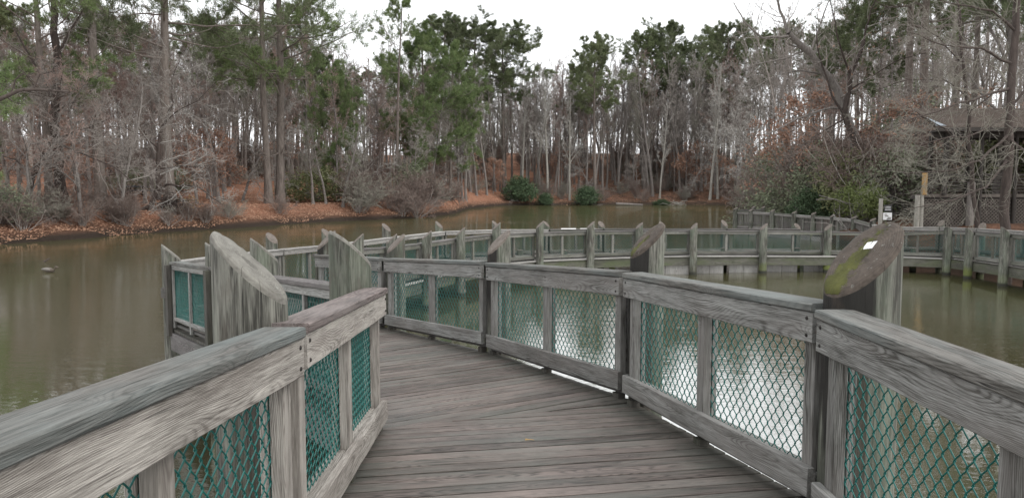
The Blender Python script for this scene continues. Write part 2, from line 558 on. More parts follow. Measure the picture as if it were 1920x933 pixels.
def terrain(x, y):
    x = np.asarray(x, float); y = np.asarray(y, float)
    b = np.degrees(np.arctan2(x, y))
    r = np.hypot(x, y)
    rs = np.interp(b, SB, SR) + 0.5 * vnoise(x, y, .35, 2) + .25 * vnoise(x, y, 1.1, 5)
    d = r - rs
    cw = np.clip((b + 5) / 3, 0, 1) * np.clip((18 - b) / 3, 0, 1)
    zc = np.interp(d, [-8, 0, .6, 4, 12, 45, 70, 120, 400], [-1.4, 0, .4, 1.0, 2.2, 9.0, 8.2, 5, 4])
    zl = np.interp(d, [-8, 0, .6, 4, 15, 30, 60, 100, 160, 500], [-1.4, 0, .45, 1.25, 1.75, 2.3, 5.0, 9.0, 7, 5])
    zr = np.interp(d, [-8, 0, .5, 4, 12, 30, 80, 120, 200, 500], [-1.4, 0, .5, 1.1, 1.6, 3.6, 9, 10, 7, 5])
    rw = np.clip((b - 16) / 2, 0, 1)
    z = zl * (1 - cw) * (1 - rw) + zc * cw * (1 - rw) + zr * rw
    return z + np.clip(d, 0, 6) / 6 * .18 * vnoise(x, y, .5, 1)


def tz(x, y):
    return float(terrain(x, y))


bb = np.radians(np.concatenate([np.arange(-180, -50, 3.0), np.arange(-50, 50, .3), np.arange(50, 180.1, 3.0)]))
frac = np.concatenate([np.linspace(-9, -1, 5), np.linspace(-.8, 6, 30), np.linspace(7, 40, 34), np.linspace(44, 160, 28), np.array([190, 240, 320, 420, 600])])
BBg, FR = np.meshgrid(bb, frac, indexing='ij')
rs0 = np.interp(np.degrees(BBg), SB, SR)
RR = np.maximum(rs0 + FR, 3)
X = RR * np.sin(BBg); Y = RR * np.cos(BBg)
Z = terrain(X, Y)
V = np.stack([X, Y, Z], -1).reshape(-1, 3)
nb, nf = BBg.shape
i = np.arange(nb - 1)[:, None] * nf; j = np.arange(nf - 1)[None, :]
a = i + j
F = np.stack([a, a + 1, a + nf + 1, a + nf], -1).reshape(-1, 4)[:, ::-1]


def ground_mat():
    m, n, p = newmat('leaf_litter')
    g = NG(n)
    geo = n.nodes.new('ShaderNodeNewGeometry')
    pos = geo.outputs['Position']
    n1 = g.noise(pos, 5.0, 6, .75)
    n2 = g.noise(pos, .35, 4, .6)
    n3 = g.noise(pos, 17.0, 4, .7)
    c = g.mix(g.rng(n1, .35, .65), (0.47, 0.23, 0.145), (0.20, 0.095, 0.062))
    c = g.mix(g.m('MULTIPLY', g.rng(n3, .52, .66), .8), c, (0.58, 0.38, 0.27))
    c = g.mix(g.m('MULTIPLY', g.rng(g.noise(pos, 2.2, 5, .8), .54, .66), .7), c, (0.07, 0.045, 0.035))
    c = g.mix(g.m('MULTIPLY', g.rng(n2, .5, .68), .55), c, (0.13, 0.09, 0.065))
    pz = g.sep(pos)[2]
    c = g.mix(g.rng(g.m('ADD', pz, g.m('MULTIPLY', n1, .3)), .35, 1.0, 1, 0), c, (0.055, 0.042, 0.034))  # dark low bank, band raised to paint in the shadow under the walkway
    c = g.mix(g.m('MULTIPLY', g.rng(g.sep(pos)[0], 11.0, 15.0), g.rng(g.noise(pos, .9, 4, .6), .36, .6, .95, .45)), c, (0.075, 0.055, 0.042))
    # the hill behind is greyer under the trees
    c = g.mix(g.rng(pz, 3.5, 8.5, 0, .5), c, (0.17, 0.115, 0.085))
    n.links.new(c, p.inputs['Base Color'])
    p.inputs['Roughness'].default_value = 1
    p.inputs['Specular IOR Level'].default_value = .1
    g.bump(n1, 1.0, .25, p)
    return m


gm = mesh_np('ground', V, [F], ground_mat(), smooth=True)
tag(link('ground', gm), kind='structure', label='sloping banks covered in orange brown leaf litter')

# ------------------------------------------------------------------ water
def water_mat():
    m, n, p = newmat('pond_water')
    g = NG(n)
    geo = n.nodes.new('ShaderNodeNewGeometry')
    pos = geo.outputs['Position']
    c = g.mix(g.rng(g.noise(pos, .18, 4, .6), .35, .65), (0.102, 0.102, 0.046), (0.125, 0.115, 0.058))
    n.links.new(c, p.inputs['Base Color'])
    p.inputs['Roughness'].default_value = .9
    p.inputs['Specular IOR Level'].default_value = 0
    a1 = g.noise(g.scl(pos, (1.0, 2.2, 1)), 1.9, 4, .6)
    a2 = g.noise(g.scl(pos, (1.0, 2.0, 1)), 7.5, 3, .6)
    patch = g.rng(g.noise(pos, .16, 3, .5), .38, .64, .25, 1.0)
    h = g.m('MULTIPLY', g.m('ADD', g.m('MULTIPLY', a1, 1.0), g.m('MULTIPLY', a2, .36)), patch)
    nrm = g.bump(h, .12, .07, None)
    gl = n.nodes.new('ShaderNodeBsdfGlossy')
    gl.inputs['Roughness'].default_value = .012
    n.links.new(nrm, gl.inputs['Normal'])
    fr = n.nodes.new('ShaderNodeFresnel')
    fr.inputs['IOR'].default_value = 1.33
    n.links.new(nrm, fr.inputs['Normal'])
    mx = n.nodes.new('ShaderNodeMixShader')
    n.links.new(g.m('MINIMUM', g.m('MULTIPLY', fr.outputs[0], 3.8), .74), mx.inputs[0])
    n.links.new(p.outputs[0], mx.inputs[1]); n.links.new(gl.outputs[0], mx.inputs[2])
    n.links.new(mx.outputs[0], n.nodes['Material Output'].inputs['Surface'])
    return m


wr = np.concatenate([[0.5], np.geomspace(2, 260, 30)])
wa = np.linspace(0, 2 * np.pi, 97)[:-1]
WV = np.stack([np.outer(wr, np.cos(wa)), np.outer(wr, np.sin(wa)), np.zeros((len(wr), len(wa)))], -1).reshape(-1, 3)
WF = []
for q in range(len(wr) - 1):
    for k in range(96):
        WF.append((q * 96 + k, q * 96 + (k + 1) % 96, (q + 1) * 96 + (k + 1) % 96, (q + 1) * 96 + k))
WF = [np.array(WF)[:, ::-1]]
wm = mesh_np('water', WV, WF, water_mat())
wo_ = link('water', wm)
wo_.data.flip_normals()
tag(wo_, kind='structure', label='still olive brown pond water with small ripples')

# ------------------------------------------------------------------ boardwalk rail panels
FH = 0.85      # frame height, cap top to underside of the bottom board


def chain(fn, s0, s1, zb, zt, t, near):
    """zigzag wires of chain link; zb, zt offsets from the cap line"""
    wv, hh = (.033, .037) if near else (.046, .052)
    r = .0031 if near else .0052
    polys = []
    nk = int((s1 - s0) / wv) + 1
    nj = int((zt - zb) / hh)
    hh = (zt - zb) / nj
    for k in range(nk + 1):
        sc = s0 + k * wv
        pts = []
        for j in range(nj + 1):
            e = (-1) ** (j + k)
            sx = sc + e * wv / 2
            dep = t + e * r * .9
            z = zb + j * hh
            if near:
                if j > 0:
                    pts.append((sx - e * wv * .14, dep, z - hh * .16))
                pts.append((sx, dep, z))
                if j < nj:
                    pts.append((sx - e * wv * .14, dep, z + hh * .16))
            else:
                pts.append((sx, dep, z))
        P = np.array([fn(min(max(a, s0), s1), b, c) for a, b, c in pts])
        polys.append((P, np.full(len(P), r)))
    return polys


def panel(A, B, label, group=None, inner=1, near=True, mats=None, frA=FH, frB=FH, picket=False, bays=2, blocks=True):
    """A, B: (x, y, zcap). inner: +1 when the walkway lies to the right of A->B"""
    A = np.array(A, float); B = np.array(B, float)
    L = math.hypot(B[0] - A[0], B[1] - A[1])
    ux, uy = (B[0] - A[0]) / L, (B[1] - A[1]) / L
    nx, ny = (uy * inner, -ux * inner)
    mm = mats or dict(cap='cap', top='rail_grey', stile='rail_grey', bot='rail_grey')

    def fn(s, t, z):
        f = s / L
        fr = frA + (frB - frA) * f
        return (A[0] + ux * s + nx * t, A[1] + uy * s + ny * t, A[2] + (B[2] - A[2]) * f + z * fr / FH)
    base = (float(A[0] + B[0]) / 2, float(A[1] + B[1]) / 2, float(A[2] + B[2]) / 2 - FH)
    root = empty('railing_panel', base, label, 'railing', group)
    n = 6 if near else 1
    j = .0012 if near else 0
    g = .011 if near else .006
    ins = .028 if near else .0
    b = MB(base); b.board(fn, g - .002, L - g + .002, -.105 if near else -.13, .05, -.038, 0, .006, n, j); b.obj('cap_rail', M[mm['cap']], root)
    b = MB(base); b.board(fn, g, L - g, .004, .040, -.172 if near else -.125, -.041, .004, n, j); tr = b.obj('top_rail', M[mm['top']], root)
    if near:
        for sx in (.05, L - .05):
            for zz in (-.068, -.142):
                c = np.array(fn(sx, .040, zz)); e = np.array(fn(sx, .045, zz))
                an = np.arange(8) * math.pi / 4
                Uv = np.array([ux, uy, 0]); W = np.array([0, 0, 1.])
                vv = [c + .009 * (math.cos(q) * Uv + math.sin(q) * W) - base for q in an] + [e + .006 * (math.cos(q) * Uv + math.sin(q) * W) - base for q in an]
                ff = [(k, (k + 1) % 8, 8 + (k + 1) % 8, 8 + k) for k in range(8)] + [tuple(range(8, 16)), tuple(range(7, -1, -1))]
                link('bolt', mesh_np('bolt', vv, ff, M['iron']), tr)
    # outer top strip and sill strip that hold the wire
    b = MB(base); b.board(fn, g, L - g, -.088, -.052, -.105, -.041, .003, 1); b.obj('outer_rail', M[mm['stile']], root)
    b = MB(base)
    b.board(fn, g, L - g, .002, .040, -.85, -.722 if near else -.78, .004, n, j)
    b.board(fn, g + .004, L - g - .004, -.088, -.001, -.79, -.75, .003, 1)
    b.obj('bottom_rail', M[mm['bot']], root)
    b = MB(base); b.board(fn, g + .01, L - g - .01, -.05, -.012, -.885, -.853, .003, 1); b.obj('lower_strip', M['rail_dark'], root)  # recessed strip, its dark colour paints in the shaded gap below the rail
    wdt = .075
    edges = [g + .004 + ins]
    for k in range(1, bays):
        edges.append(L * k / bays - wdt / 2)
    edges.append(L - g - .004 - wdt - ins)
    for e in edges:
        b = MB(base); b.vboard(fn, e, e + wdt, -.050, .001, -.748, -.174 if near else -.127, .004)
        b.vboard(fn, e + .008, e + wdt - .008, -.089, -.0585, -.89, -.107, .003); b.obj('stile', M[mm['stile']], root)
    if blocks:
        for e in edges:
            b = MB(base); b.vboard(fn, e, e + .085, -.050, .012, -.975, -.887, .004)
            b.obj('foot_block', M['pile_dark'], root)
    if near:
        b = MB(base); b.vboard(fn, L - .07, L + .07, -.155, -.095, -1.0, -.042, .005)
        b.obj('support_post', M['pile_dark'], root)
    for k in range(bays):
        s0 = edges[k] + wdt - .02; s1 = edges[k + 1] + .02
        if picket:
            b = MB(base)
            q = s0
            while q < s1:
                b.vboard(fn, q, q + .028, -.054, -.051, -.78, -.12, .002)
                b.vboard(fn, q, q + .028, -.078, -.054, -.78, -.12, .002)
                q += .085
            b.obj('picket_infill', M['picket'], root)
        else:
            V_, F_ = tubes(chain(fn, s0, s1, -.76, -.10, -.054, near), 4 if near else 3)
            link('wire_mesh', mesh_np('wire_mesh', V_ - np.array(base), F_, M['vinyl' if near else 'vinyl_old'], smooth=near), root)
    return root


# ------------------------------------------------------------------ pilings with slanted tops
def piling(x, y, ztop, dia, azim, label, group=None, slope=1.0, cut='cut_pale', moss=0.0, stain=0.0, zbot=-1.0, near=True, lean=0.0):
    """ztop: highest point. azim: direction (deg, from +X) the cut faces, i.e. towards its low edge"""
    ns = 48 if near else 20
    R = dia / 2
    seed = rng.uniform(0, 99)
    az = math.radians(azim)
    dx, dy = math.cos(az), math.sin(az)
    an = np.arange(ns) * 2 * math.pi / ns
    rv = R * (1 + .018 * np.sin(an * 2 + seed) + .012 * np.sin(an * 3 + seed * 2) + (.006 * np.sin(an * 11 + seed) if near else 0))
    cx, cy = rv * np.cos(an), rv * np.sin(an)
    zc = ztop - slope * R                       # height of the cut plane at the axis
    zpl = lambda X_, Y_: zc - slope * (X_ * dx + Y_ * dy)
    V_, G_, St, Mo = [], [], [], []
    nz = 14 if near else 6
    for k in range(nz + 1):
        f = k / nz
        for q in range(ns):
            zt = zpl(cx[q], cy[q]) - (.032 if near else .02)
            z = zbot + (zt - zbot) * f
            tp = 1 + .05 * (1 - f)
            V_.append((cx[q] * tp + lean * z, cy[q] * tp, z)); G_.append((z + seed, cx[q], cy[q]))
            face = (math.cos(an[q]) * dx + math.sin(an[q]) * dy)
            St.append(stain * max(0, min(1, (face + .1) * 1.3)) * max(0, 1 - (zt - z) / 1.1)); Mo.append(0)
    F_ = []
    for k in range(nz):
        for q in range(ns):
            F_.append((k * ns + q, k * ns + (q + 1) % ns, (k + 1) * ns + (q + 1) % ns, (k + 1) * ns + q))
    side = len(F_)
    last = nz * ns
    for sc, dn0 in ((.985, .014), (.94, .003), (.8, 0), (.6, 0), (.4, 0), (.2, 0)):
        b = len(V_)
        for q in range(ns):
            X_, Y_ = cx[q] * sc, cy[q] * sc
            bumpy = (rng.uniform(-.002, .002) if near else 0)
            V_.append((X_ + lean * zc, Y_, zpl(X_, Y_) + bumpy - dn0)); G_.append((zpl(X_, Y_) + seed, X_, Y_))
            # moss lies in a stripe that runs down the slope
            side_c = (-X_ * dy + Y_ * dx) / R
            dn = (X_ * dx + Y_ * dy) / R
            Mo.append(moss * max(0, 1 - abs(side_c + .15) * 1.25) * (0.75 + .4 * dn)); St.append(0)
        for q in range(ns):
            F_.append((last + q, last + (q + 1) % ns, b + (q + 1) % ns, b + q))
        last = b
    V_.append((lean * zc, 0, zc)); G_.append((seed, 0, 0)); St.append(0); Mo.append(moss)
    for q in range(ns):
        F_.append((last + q, last + (q + 1) % ns, len(V_) - 1))
    nside = side
    alg = rng.choice((0.05, .1, .25, .5, .9))
    root = empty('wooden_piling', (x, y, 0), label, 'piling', group)
    mi = [0] * side + [0] * (len(F_) - side)
    me = mesh_np('post', V_, F_[:side], M['pile'], G_, {'stain': St, 'moss': Mo, 'alg': [alg] * len(V_)}, smooth=True)
    link('post', me, root)
    V2 = V_[nz * ns:]; off = nz * ns
    me = mesh_np('cut_top', V2, [tuple(i_ - off for i_ in f) for f in F_[side:]], M[cut], G_[off:], {'moss': Mo[off:]}, smooth=True)
    link('cut_top', me, root)
    return root


def PX(x, y, D):
    return unp(x, y, D)


# leg 1, right side
pale = dict(cap='cap', top='rail_pale', stile='rail_pale', bot='rail_pale')
pale2 = dict(cap='cap_brown', top='rail_pale', stile='rail_pale', bot='rail_pale')
grey = dict(cap='cap', top='rail_grey', stile='rail_grey', bot='rail_grey')
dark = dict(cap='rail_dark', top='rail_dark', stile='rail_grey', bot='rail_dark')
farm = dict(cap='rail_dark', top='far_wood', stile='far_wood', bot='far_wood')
farp = dict(cap='cap_far', top='cap_far', stile='far_wood', bot='far_wood')

LEG1 = 'railing panels along the near boardwalk'
# A->B runs away from the camera; the walk lies to the left of the right-hand rail (inner=-1)
RA0 = (1.25, .72, 2.9 - .465)
RZ0 = (1.25, -1.6, 2.9 - .40); RZ1 = (1.25, .70, 2.9 - .462)
LZ0 = (-.86, -1.4, 2.9 - .27); LZ1 = (-.84, .80, 2.9 - .375)
RA1 = PX(1549, 579, 3.13)
RB0 = PX(1543, 568, 3.25); RB1 = PX(1178, 510, 5.36)
RC0 = PX(1171, 508.5, 5.44); RC1 = PX(917, 492, 7.70)
RD0 = PX(909, 489.5, 7.80); RD1 = PX(724, 484, 9.85)
RE0 = PX(717, 483.5, 9.93); RE1 = PX(594, 477.5, 11.2)
LA0 = (-.84, .82, 2.9 - .378)
GX = 1
LA1 = PX(549, 612, 2.70)
LB0 = PX(553, 606, 2.78); LB1 = PX(712, 539, 4.85)
LC0 = PX(700, 539, 4.95); LC1 = PX(509, 516, 7.0)
LD0 = PX(504, 514, 7.08); LD1 = PX(409, 499, 8.8)
LE0 = PX(407, 499, 8.86); LE1 = PX(332, 490, 10.45)

panel(RZ0, RZ1, 'right railing panel beside the viewer, outside the photo', LEG1, -1, mats=grey)
panel(LZ0, LZ1, 'left railing panel beside the viewer, outside the photo', LEG1, 1, mats=pale)
panel(RA0, RA1, 'near right railing panel with bright green wire, cut off by the photo edge', LEG1, -1, mats=grey)
panel(RB0, RB1, 'grey railing panel between the mossy piling with a white card and the second piling', LEG1, -1, mats=grey)
panel(RC0, RC1, 'railing panel with looping grain rings, third one back on the right side', LEG1, -1, mats=grey)
panel(RD0, RD1, 'fourth railing panel back on the right, low before the far ramp', LEG1, -1, mats=grey)
panel(RE0, RE1, 'last railing panel on the inner side before the hairpin bend', LEG1, -1, mats=grey, bays=1)
panel(LA0, LA1, 'nearest pale railing panel at lower left with a brown knot in its top board', LEG1, 1, mats=pale)
panel(LB0, LB1, 'pale railing panel with brown cap beside the deck, its wire vivid teal', LEG1, 1, mats=pale2)
panel(LC0, LC1, 'dark railing panel seen from behind between the two big left pilings', LEG1, 1, mats=dark)
panel(LD0, LD1, 'railing panel mostly hidden behind the big round piling at left', LEG1, 1, mats=dark)
panel(LE0, LE1, 'outermost left railing panel with light showing through green wire at the corner', LEG1, 1, mats=grey)

# pilings, leg 1
PG = 'slant cut pilings beside the near boardwalk'
def pil(x, yt, D, dia, az, label, **k):
    P_ = unp(x, yt, D)
    return piling(P_[0], P_[1], P_[2], dia, az, label, PG, **k)

pil(466, 428, 2.87, .268, 6, 'big pale grey piling at left, slanted top lit and split along its middle', cut='cut_pale', slope=.96)
pil(656, 428, 4.98, .268, 34, 'greenish piling behind the brown capped left rail, its slanted top seen edge on', cut='cut_pale', slope=.92)
pil(1621, 411, 3.22, .305, 195, 'mossy near right piling with a white card on its dark slanted top', cut='cut_moss', moss=1.0, stain=1.0, slope=.95)
pil(1214.5, 416, 5.52, .235, 195, 'second right piling with mossy brown top and black water stain', cut='cut_moss', moss=.75, stain=1.0, slope=.95)
pil(935, 430, 7.86, .232, 200, 'third right piling with brown slanted top, near the picture middle', cut='cut_brown', moss=.5, stain=.9, slope=.95)
pil(742, 437, 10.05, .24, 200, 'fourth right piling, small, brown top leaning over the low rail', cut='cut_brown', stain=.4, slope=.95)
pil(612, 431, 11.5, .27, 205, 'piling at the hairpin bend, half hidden behind the greenish left piling', cut='cut_brown', stain=.8, slope=.95)
pil(494, 443, 7.1, .25, 30, 'pale greenish piling between the two biggest left pilings', cut='cut_pale', slope=.9)
pil(405, 452, 8.95, .24, 30, 'thin sliver of a piling showing left of the big round piling', cut='cut_pale', slope=.9)
pil(320, 456, 10.6, .24, 25, 'leftmost corner piling standing alone against the brown water', cut='cut_pale', slope=.9)

cp = [o for o in bpy.data.objects if o.get('label', '').startswith('leftmost corner piling')][0]
b = MB(tuple(cp.location))
zb = zat(545, 10.6)
b.board(lambda s, t, z: (cp.location[0] + s, cp.location[1] + t, zb + z), -.07, .10, -.20, -.10, -.07, .07)
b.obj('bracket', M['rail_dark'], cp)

# ------------------------------------------------------------------ leg 2
ORD = ['first', 'second', 'third', 'fourth', 'fifth', 'sixth', 'seventh', 'eighth', 'ninth', 'tenth', 'eleventh', 'twelfth', 'thirteenth', 'fourteenth', 'fifteenth', 'sixteenth', 'seventeenth']
# near rail: x, ycap, ybottom, D, post top
IN = [(600, 476.5, None, 11.35, 0), (652, 467, None, 14.0, 436), (719, 463.5, None, 16.0, 437), (787, 456, None, 18.0, 431), (852, 447, None, 20.0, 425),
      (921, 439.5, None, 22.0, 416), (1005, 435.5, 485, 23.5, 414), (1103, 433, 481, 24.3, 414), (1195, 432, 478, 24.7, 416), (1297, 432, 476, 24.9, 417),
      (1427, 432.5, 476, 25.3, 418), (1548, 434, 476.5, 25.6, 419), (1664, 435.5, 477, 25.5, 418), (1781, 431, 481, 24.8, 424), (1829, 433, 486, 23.7, 426),
      (1897, 437.5, 495, 21.9, 424), (2010, 446, 512, 19.2, 425)]
OUT = [(332, 490, None, 10.5, 0), (430, 477, None, 12.8, 440), (528, 467, None, 15.2, 435), (628, 458, None, 17.6, 428), (737, 444.5, None, 20.6, 418),
       (833, 433.5, None, 23.3, 414), (936, 430, None, 25.0, 413), (1029, 430, None, 25.9, 413), (1131, 428.5, None, 26.5, 414), (1245, 428.5, None, 26.9, 415),
       (1362, 428.5, None, 27.2, 412), (1500, 429, None, 27.5, 418)]
OUT2 = [(1640, 425.5, None, 27.6, 412), (1762, 425.5, None, 26.9, 412), (1832, 428, None, 25.6, 417), (1920, 433, None, 23.7, 424), (2040, 440, None, 21.0, 424)]


def nodes(lst):
    out = []
    for (x, yc, yb, D, pt) in lst:
        P_ = unp(x, yc, D)
        fr = .80 if yb is None else P_[2] - unp(x, yb, D)[2]
        out.append((P_, fr, pt, x, D))
    return out


NI, NO, NO2 = nodes(IN), nodes(OUT), nodes(OUT2)
GI, GO = 'railing panels on the near side of the far boardwalk', 'railing panels on the outer side of the far boardwalk'
for k in range(len(NI) - 1):
    a_, b_ = NI[k], NI[k + 1]
    A_ = np.array(a_[0]); B_ = np.array(b_[0])
    e = (B_ - A_) / np.linalg.norm(B_ - A_)
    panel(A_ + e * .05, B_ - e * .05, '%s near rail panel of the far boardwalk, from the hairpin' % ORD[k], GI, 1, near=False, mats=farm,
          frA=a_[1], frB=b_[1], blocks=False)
for k in range(len(NO) - 1):
    a_, b_ = NO[k], NO[k + 1]
    A_ = np.array(a_[0]); B_ = np.array(b_[0])
    e = (B_ - A_) / np.linalg.norm(B_ - A_)
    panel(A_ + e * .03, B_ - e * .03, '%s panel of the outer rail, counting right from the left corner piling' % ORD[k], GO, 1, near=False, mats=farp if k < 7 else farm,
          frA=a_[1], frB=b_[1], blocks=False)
for k in range(len(NO2) - 1):
    a_, b_ = NO2[k], NO2[k + 1]
    A_ = np.array(a_[0]); B_ = np.array(b_[0])
    e = (B_ - A_) / np.linalg.norm(B_ - A_)
    panel(A_ + e * .03, B_ - e * .03, '%s outer rail panel in front of the lattice building, from its left' % ORD[k], GO, 1, near=False, mats=farp,
          frA=a_[1], frB=b_[1], blocks=False)


def outward(lst, k, sgn):
    a_ = np.array(lst[max(k - 1, 0)][0]); b_ = np.array(lst[min(k + 1, len(lst) - 1)][0])
    t = b_ - a_; t /= math.hypot(t[0], t[1])
    return (t[1] * sgn, -t[0] * sgn)


for k, nd in enumerate(NI):
    if not nd[2] or k > 15: continue
    o = outward(NI, k, 1)               # towards the camera side
    x, y = nd[0][0] + o[0] * .18, nd[0][1] + o[1] * .18
    D = y
    zt = zat(nd[2], D)
    az = math.degrees(math.atan2(-o[1], -o[0]))
    fm_ = 1
    if k < 13:
        az = 180 + 12
    lab = '%s grey green piling on the water side of the far boardwalk, from the hairpin' % ORD[k - 1]
    if k == 15: lab = 'dark trunk like piling at far right of the boardwalk'
    piling(x, y, zt, .235 if k < 11 else .24, az, lab, 'pilings of the far boardwalk, water side', slope=.9, cut='cut_brown', near=False, stain=.15)
for (lst, nm, c0) in ((NO, 'behind the far boardwalk, counting from the left corner', 1), (NO2, 'behind the right walkway by the lattice', 0)):
    for k, nd in enumerate(lst):
        if not nd[2] or (lst is NO2 and k == 0): continue
        o = outward(lst, k, -1)
        x, y = nd[0][0] + o[0] * .2, nd[0][1] + o[1] * .2
        zt = zat(nd[2], y)
        az = -25 if k < 8 and lst is NO else (-60 if lst is NO else 215)
        piling(x, y, zt, .23, az, '%s brown topped piling %s' % (ORD[k - c0 if lst is NO else k - 1], nm), 'pilings behind the far boardwalk', slope=.9,
               cut='cut_brown', near=False, stain=.3 if k > 5 else 0)


# ------------------------------------------------------------------ deck
def clip(poly, nx, ny, c, keep_ge):
    out = []
    for q in range(len(poly)):
        a_, b_ = poly[q], poly[(q + 1) % len(poly)]
        da = a_[0] * nx + a_[1] * ny - c; db = b_[0] * nx + b_[1] * ny - c
        if not keep_ge: da, db = -da, -db
        if da >= 0: out.append(a_)
        if (da >= 0) != (db >= 0):
            f = da / (da - db)
            out.append((a_[0] + (b_[0] - a_[0]) * f, a_[1] + (b_[1] - a_[1]) * f))
    return out


def deck(mb, sec, heading=None, wd=.118, gap=.013, thick=.036):
    """sec: list of ((lx,ly,z),(rx,ry,z)); planks lie across the heading"""
    for k in range(len(sec) - 1):
        (l0, r0), (l1, r1) = sec[k], sec[k + 1]
        m0 = ((l0[0] + r0[0]) / 2, (l0[1] + r0[1]) / 2, (l0[2] + r0[2]) / 2); m1 = ((l1[0] + r1[0]) / 2, (l1[1] + r1[1]) / 2, (l1[2] + r1[2]) / 2)
        hx, hy = m1[0] - m0[0], m1[1] - m0[1]
        hl = math.hypot(hx, hy); hx /= hl; hy /= hl
        poly = [l0[:2], r0[:2], r1[:2], l1[:2]]
        A_ = np.array([[p_[0], p_[1], 1] for p_ in (l0, r0, r1, l1)]); zz = np.array([p_[2] for p_ in (l0, r0, r1, l1)])
        # the ramp: a plane through the four corners
        co = np.linalg.lstsq(A_, zz, rcond=None)[0]
        us = [p_[0] * hx + p_[1] * hy for p_ in poly]
        u = min(us)
        while u < max(us):
            jw = wd * rng.uniform(.96, 1.04)
            pg = clip(clip(poly, hx, hy, u + gap / 2, True), hx, hy, u + jw - gap / 2, False)
            if len(pg) >= 3:
                off = (rng.uniform(-40, 40), rng.uniform(-.09, .09), rng.uniform(.02, .12))
                dz = rng.uniform(-.003, .003); tl = rng.uniform(-.02, .02)
                b = len(mb.v)
                cx_ = sum(p_[0] for p_ in pg) / len(pg); cy_ = sum(p_[1] for p_ in pg) / len(pg)
                for top in (1, .93, 0):
                    for p_ in pg:
                        sx, sy = p_
                        if top == 1:     # worn, rounded edges
                            uu = sx * hx + sy * hy - (u + jw / 2)
                            sx -= hx * .003 * (1 if uu > 0 else -1); sy -= hy * .003 * (1 if uu > 0 else -1)
                        z = co[0] * p_[0] + co[1] * p_[1] + co[2] + dz + tl * ((p_[0] * hx + p_[1] * hy) - u - jw / 2) - thick * (1 - top)
                        mb.v.append((sx, sy, z))
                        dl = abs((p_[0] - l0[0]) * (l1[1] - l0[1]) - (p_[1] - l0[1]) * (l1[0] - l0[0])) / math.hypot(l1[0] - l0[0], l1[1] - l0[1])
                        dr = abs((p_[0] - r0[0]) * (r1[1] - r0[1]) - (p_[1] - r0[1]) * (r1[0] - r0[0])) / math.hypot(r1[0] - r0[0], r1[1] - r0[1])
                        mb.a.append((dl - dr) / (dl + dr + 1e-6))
                        mb.g.append(((-p_[0] * hy + p_[1] * hx) + off[0], p_[0] * hx + p_[1] * hy - u - jw / 2 + off[1], z * 0 + off[2] + (top - 1) * thick))
                m_ = len(pg)
                mb.b += [rng.random()] * (3 * m_)
                mb.f.append(tuple(b + q for q in range(m_)))
                mb.f.append(tuple(b + 2 * m_ + q for q in range(m_ - 1, -1, -1)))
                for lv in (0, 1):
                    for q in range(m_):
                        mb.f.append((b + lv * m_ + q, b + (lv + 1) * m_ + q, b + (lv + 1) * m_ + (q + 1) % m_, b + lv * m_ + (q + 1) % m_))
            u += jw


def drop(P_, d=FH + .070):
    return (P_[0], P_[1], P_[2] - d)


def widen(l, r, wl, wr_):
    dx, dy = r[0] - l[0], r[1] - l[1]
    q = math.hypot(dx, dy); dx /= q; dy /= q
    return ((l[0] - dx * wl, l[1] - dy * wl, l[2]), (r[0] + dx * wr_, r[1] + dy * wr_, r[2]))


S1 = [((-.86, -2.4, 1.612), (1.25, -2.4, 1.612)),
      (drop(LA1), drop((RB0[0], RB0[1], RB0[2]))),
      (drop(LB1), drop(RB1)),
      (drop(LC1), drop(RC1)),
      (drop(LD1), drop(RD1)),
      (drop(LE1), drop(RE1))]
S1 = [widen(l, r, .09, .062) for l, r in S1]
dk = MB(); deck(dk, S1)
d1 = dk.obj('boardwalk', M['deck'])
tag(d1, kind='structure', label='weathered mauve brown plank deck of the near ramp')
sec2 = []
pairs = [(0, 0), (1, 2), (2, 3), (3, 4), (4, 5), (5, 6), (6, 7), (7, 8), (8, 9), (9, 10), (10, 11)]
for ki, ko in pairs:
    I_, O_ = NI[ki], NO[ko]
    sec2.append(((O_[0][0], O_[0][1], I_[0][2] - I_[1] - .05), (I_[0][0], I_[0][1], I_[0][2] - I_[1] - .05)))
for ki, ko in ((12, 0), (13, 1), (14, 2), (15, 3), (16, 4)):
    I_, O_ = NI[ki], NO2[ko]
    sec2.append(((O_[0][0], O_[0][1], I_[0][2] - I_[1] - .05), (I_[0][0], I_[0][1], I_[0][2] - I_[1] - .05)))
sec2 = [widen(l, r, .1, .1) for l, r in sec2]
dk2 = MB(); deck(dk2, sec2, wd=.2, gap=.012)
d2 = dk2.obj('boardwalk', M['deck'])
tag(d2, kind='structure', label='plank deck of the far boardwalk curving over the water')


def beam_line(pts, name, mat, parent, h=.2, t=.05, dz=-.045, strip=False):
    b = MB()
    for a_, c_ in zip(pts[:-1], pts[1:]):
        Lb = math.hypot(c_[0] - a_[0], c_[1] - a_[1])
        if Lb < .05: continue
        ux, uy = (c_[0] - a_[0]) / Lb, (c_[1] - a_[1]) / Lb

        def fn(s, tt, z, a_=a_, c_=c_, ux=ux, uy=uy, Lb=Lb):
            return (a_[0] + ux * s + uy * tt, a_[1] + uy * s - ux * tt, a_[2] + (c_[2] - a_[2]) * s / Lb + z)
        b.board(fn, .002, Lb - .002, -t / 2, t / 2, dz - h, dz, .004)
    return b.obj(name, mat, parent)


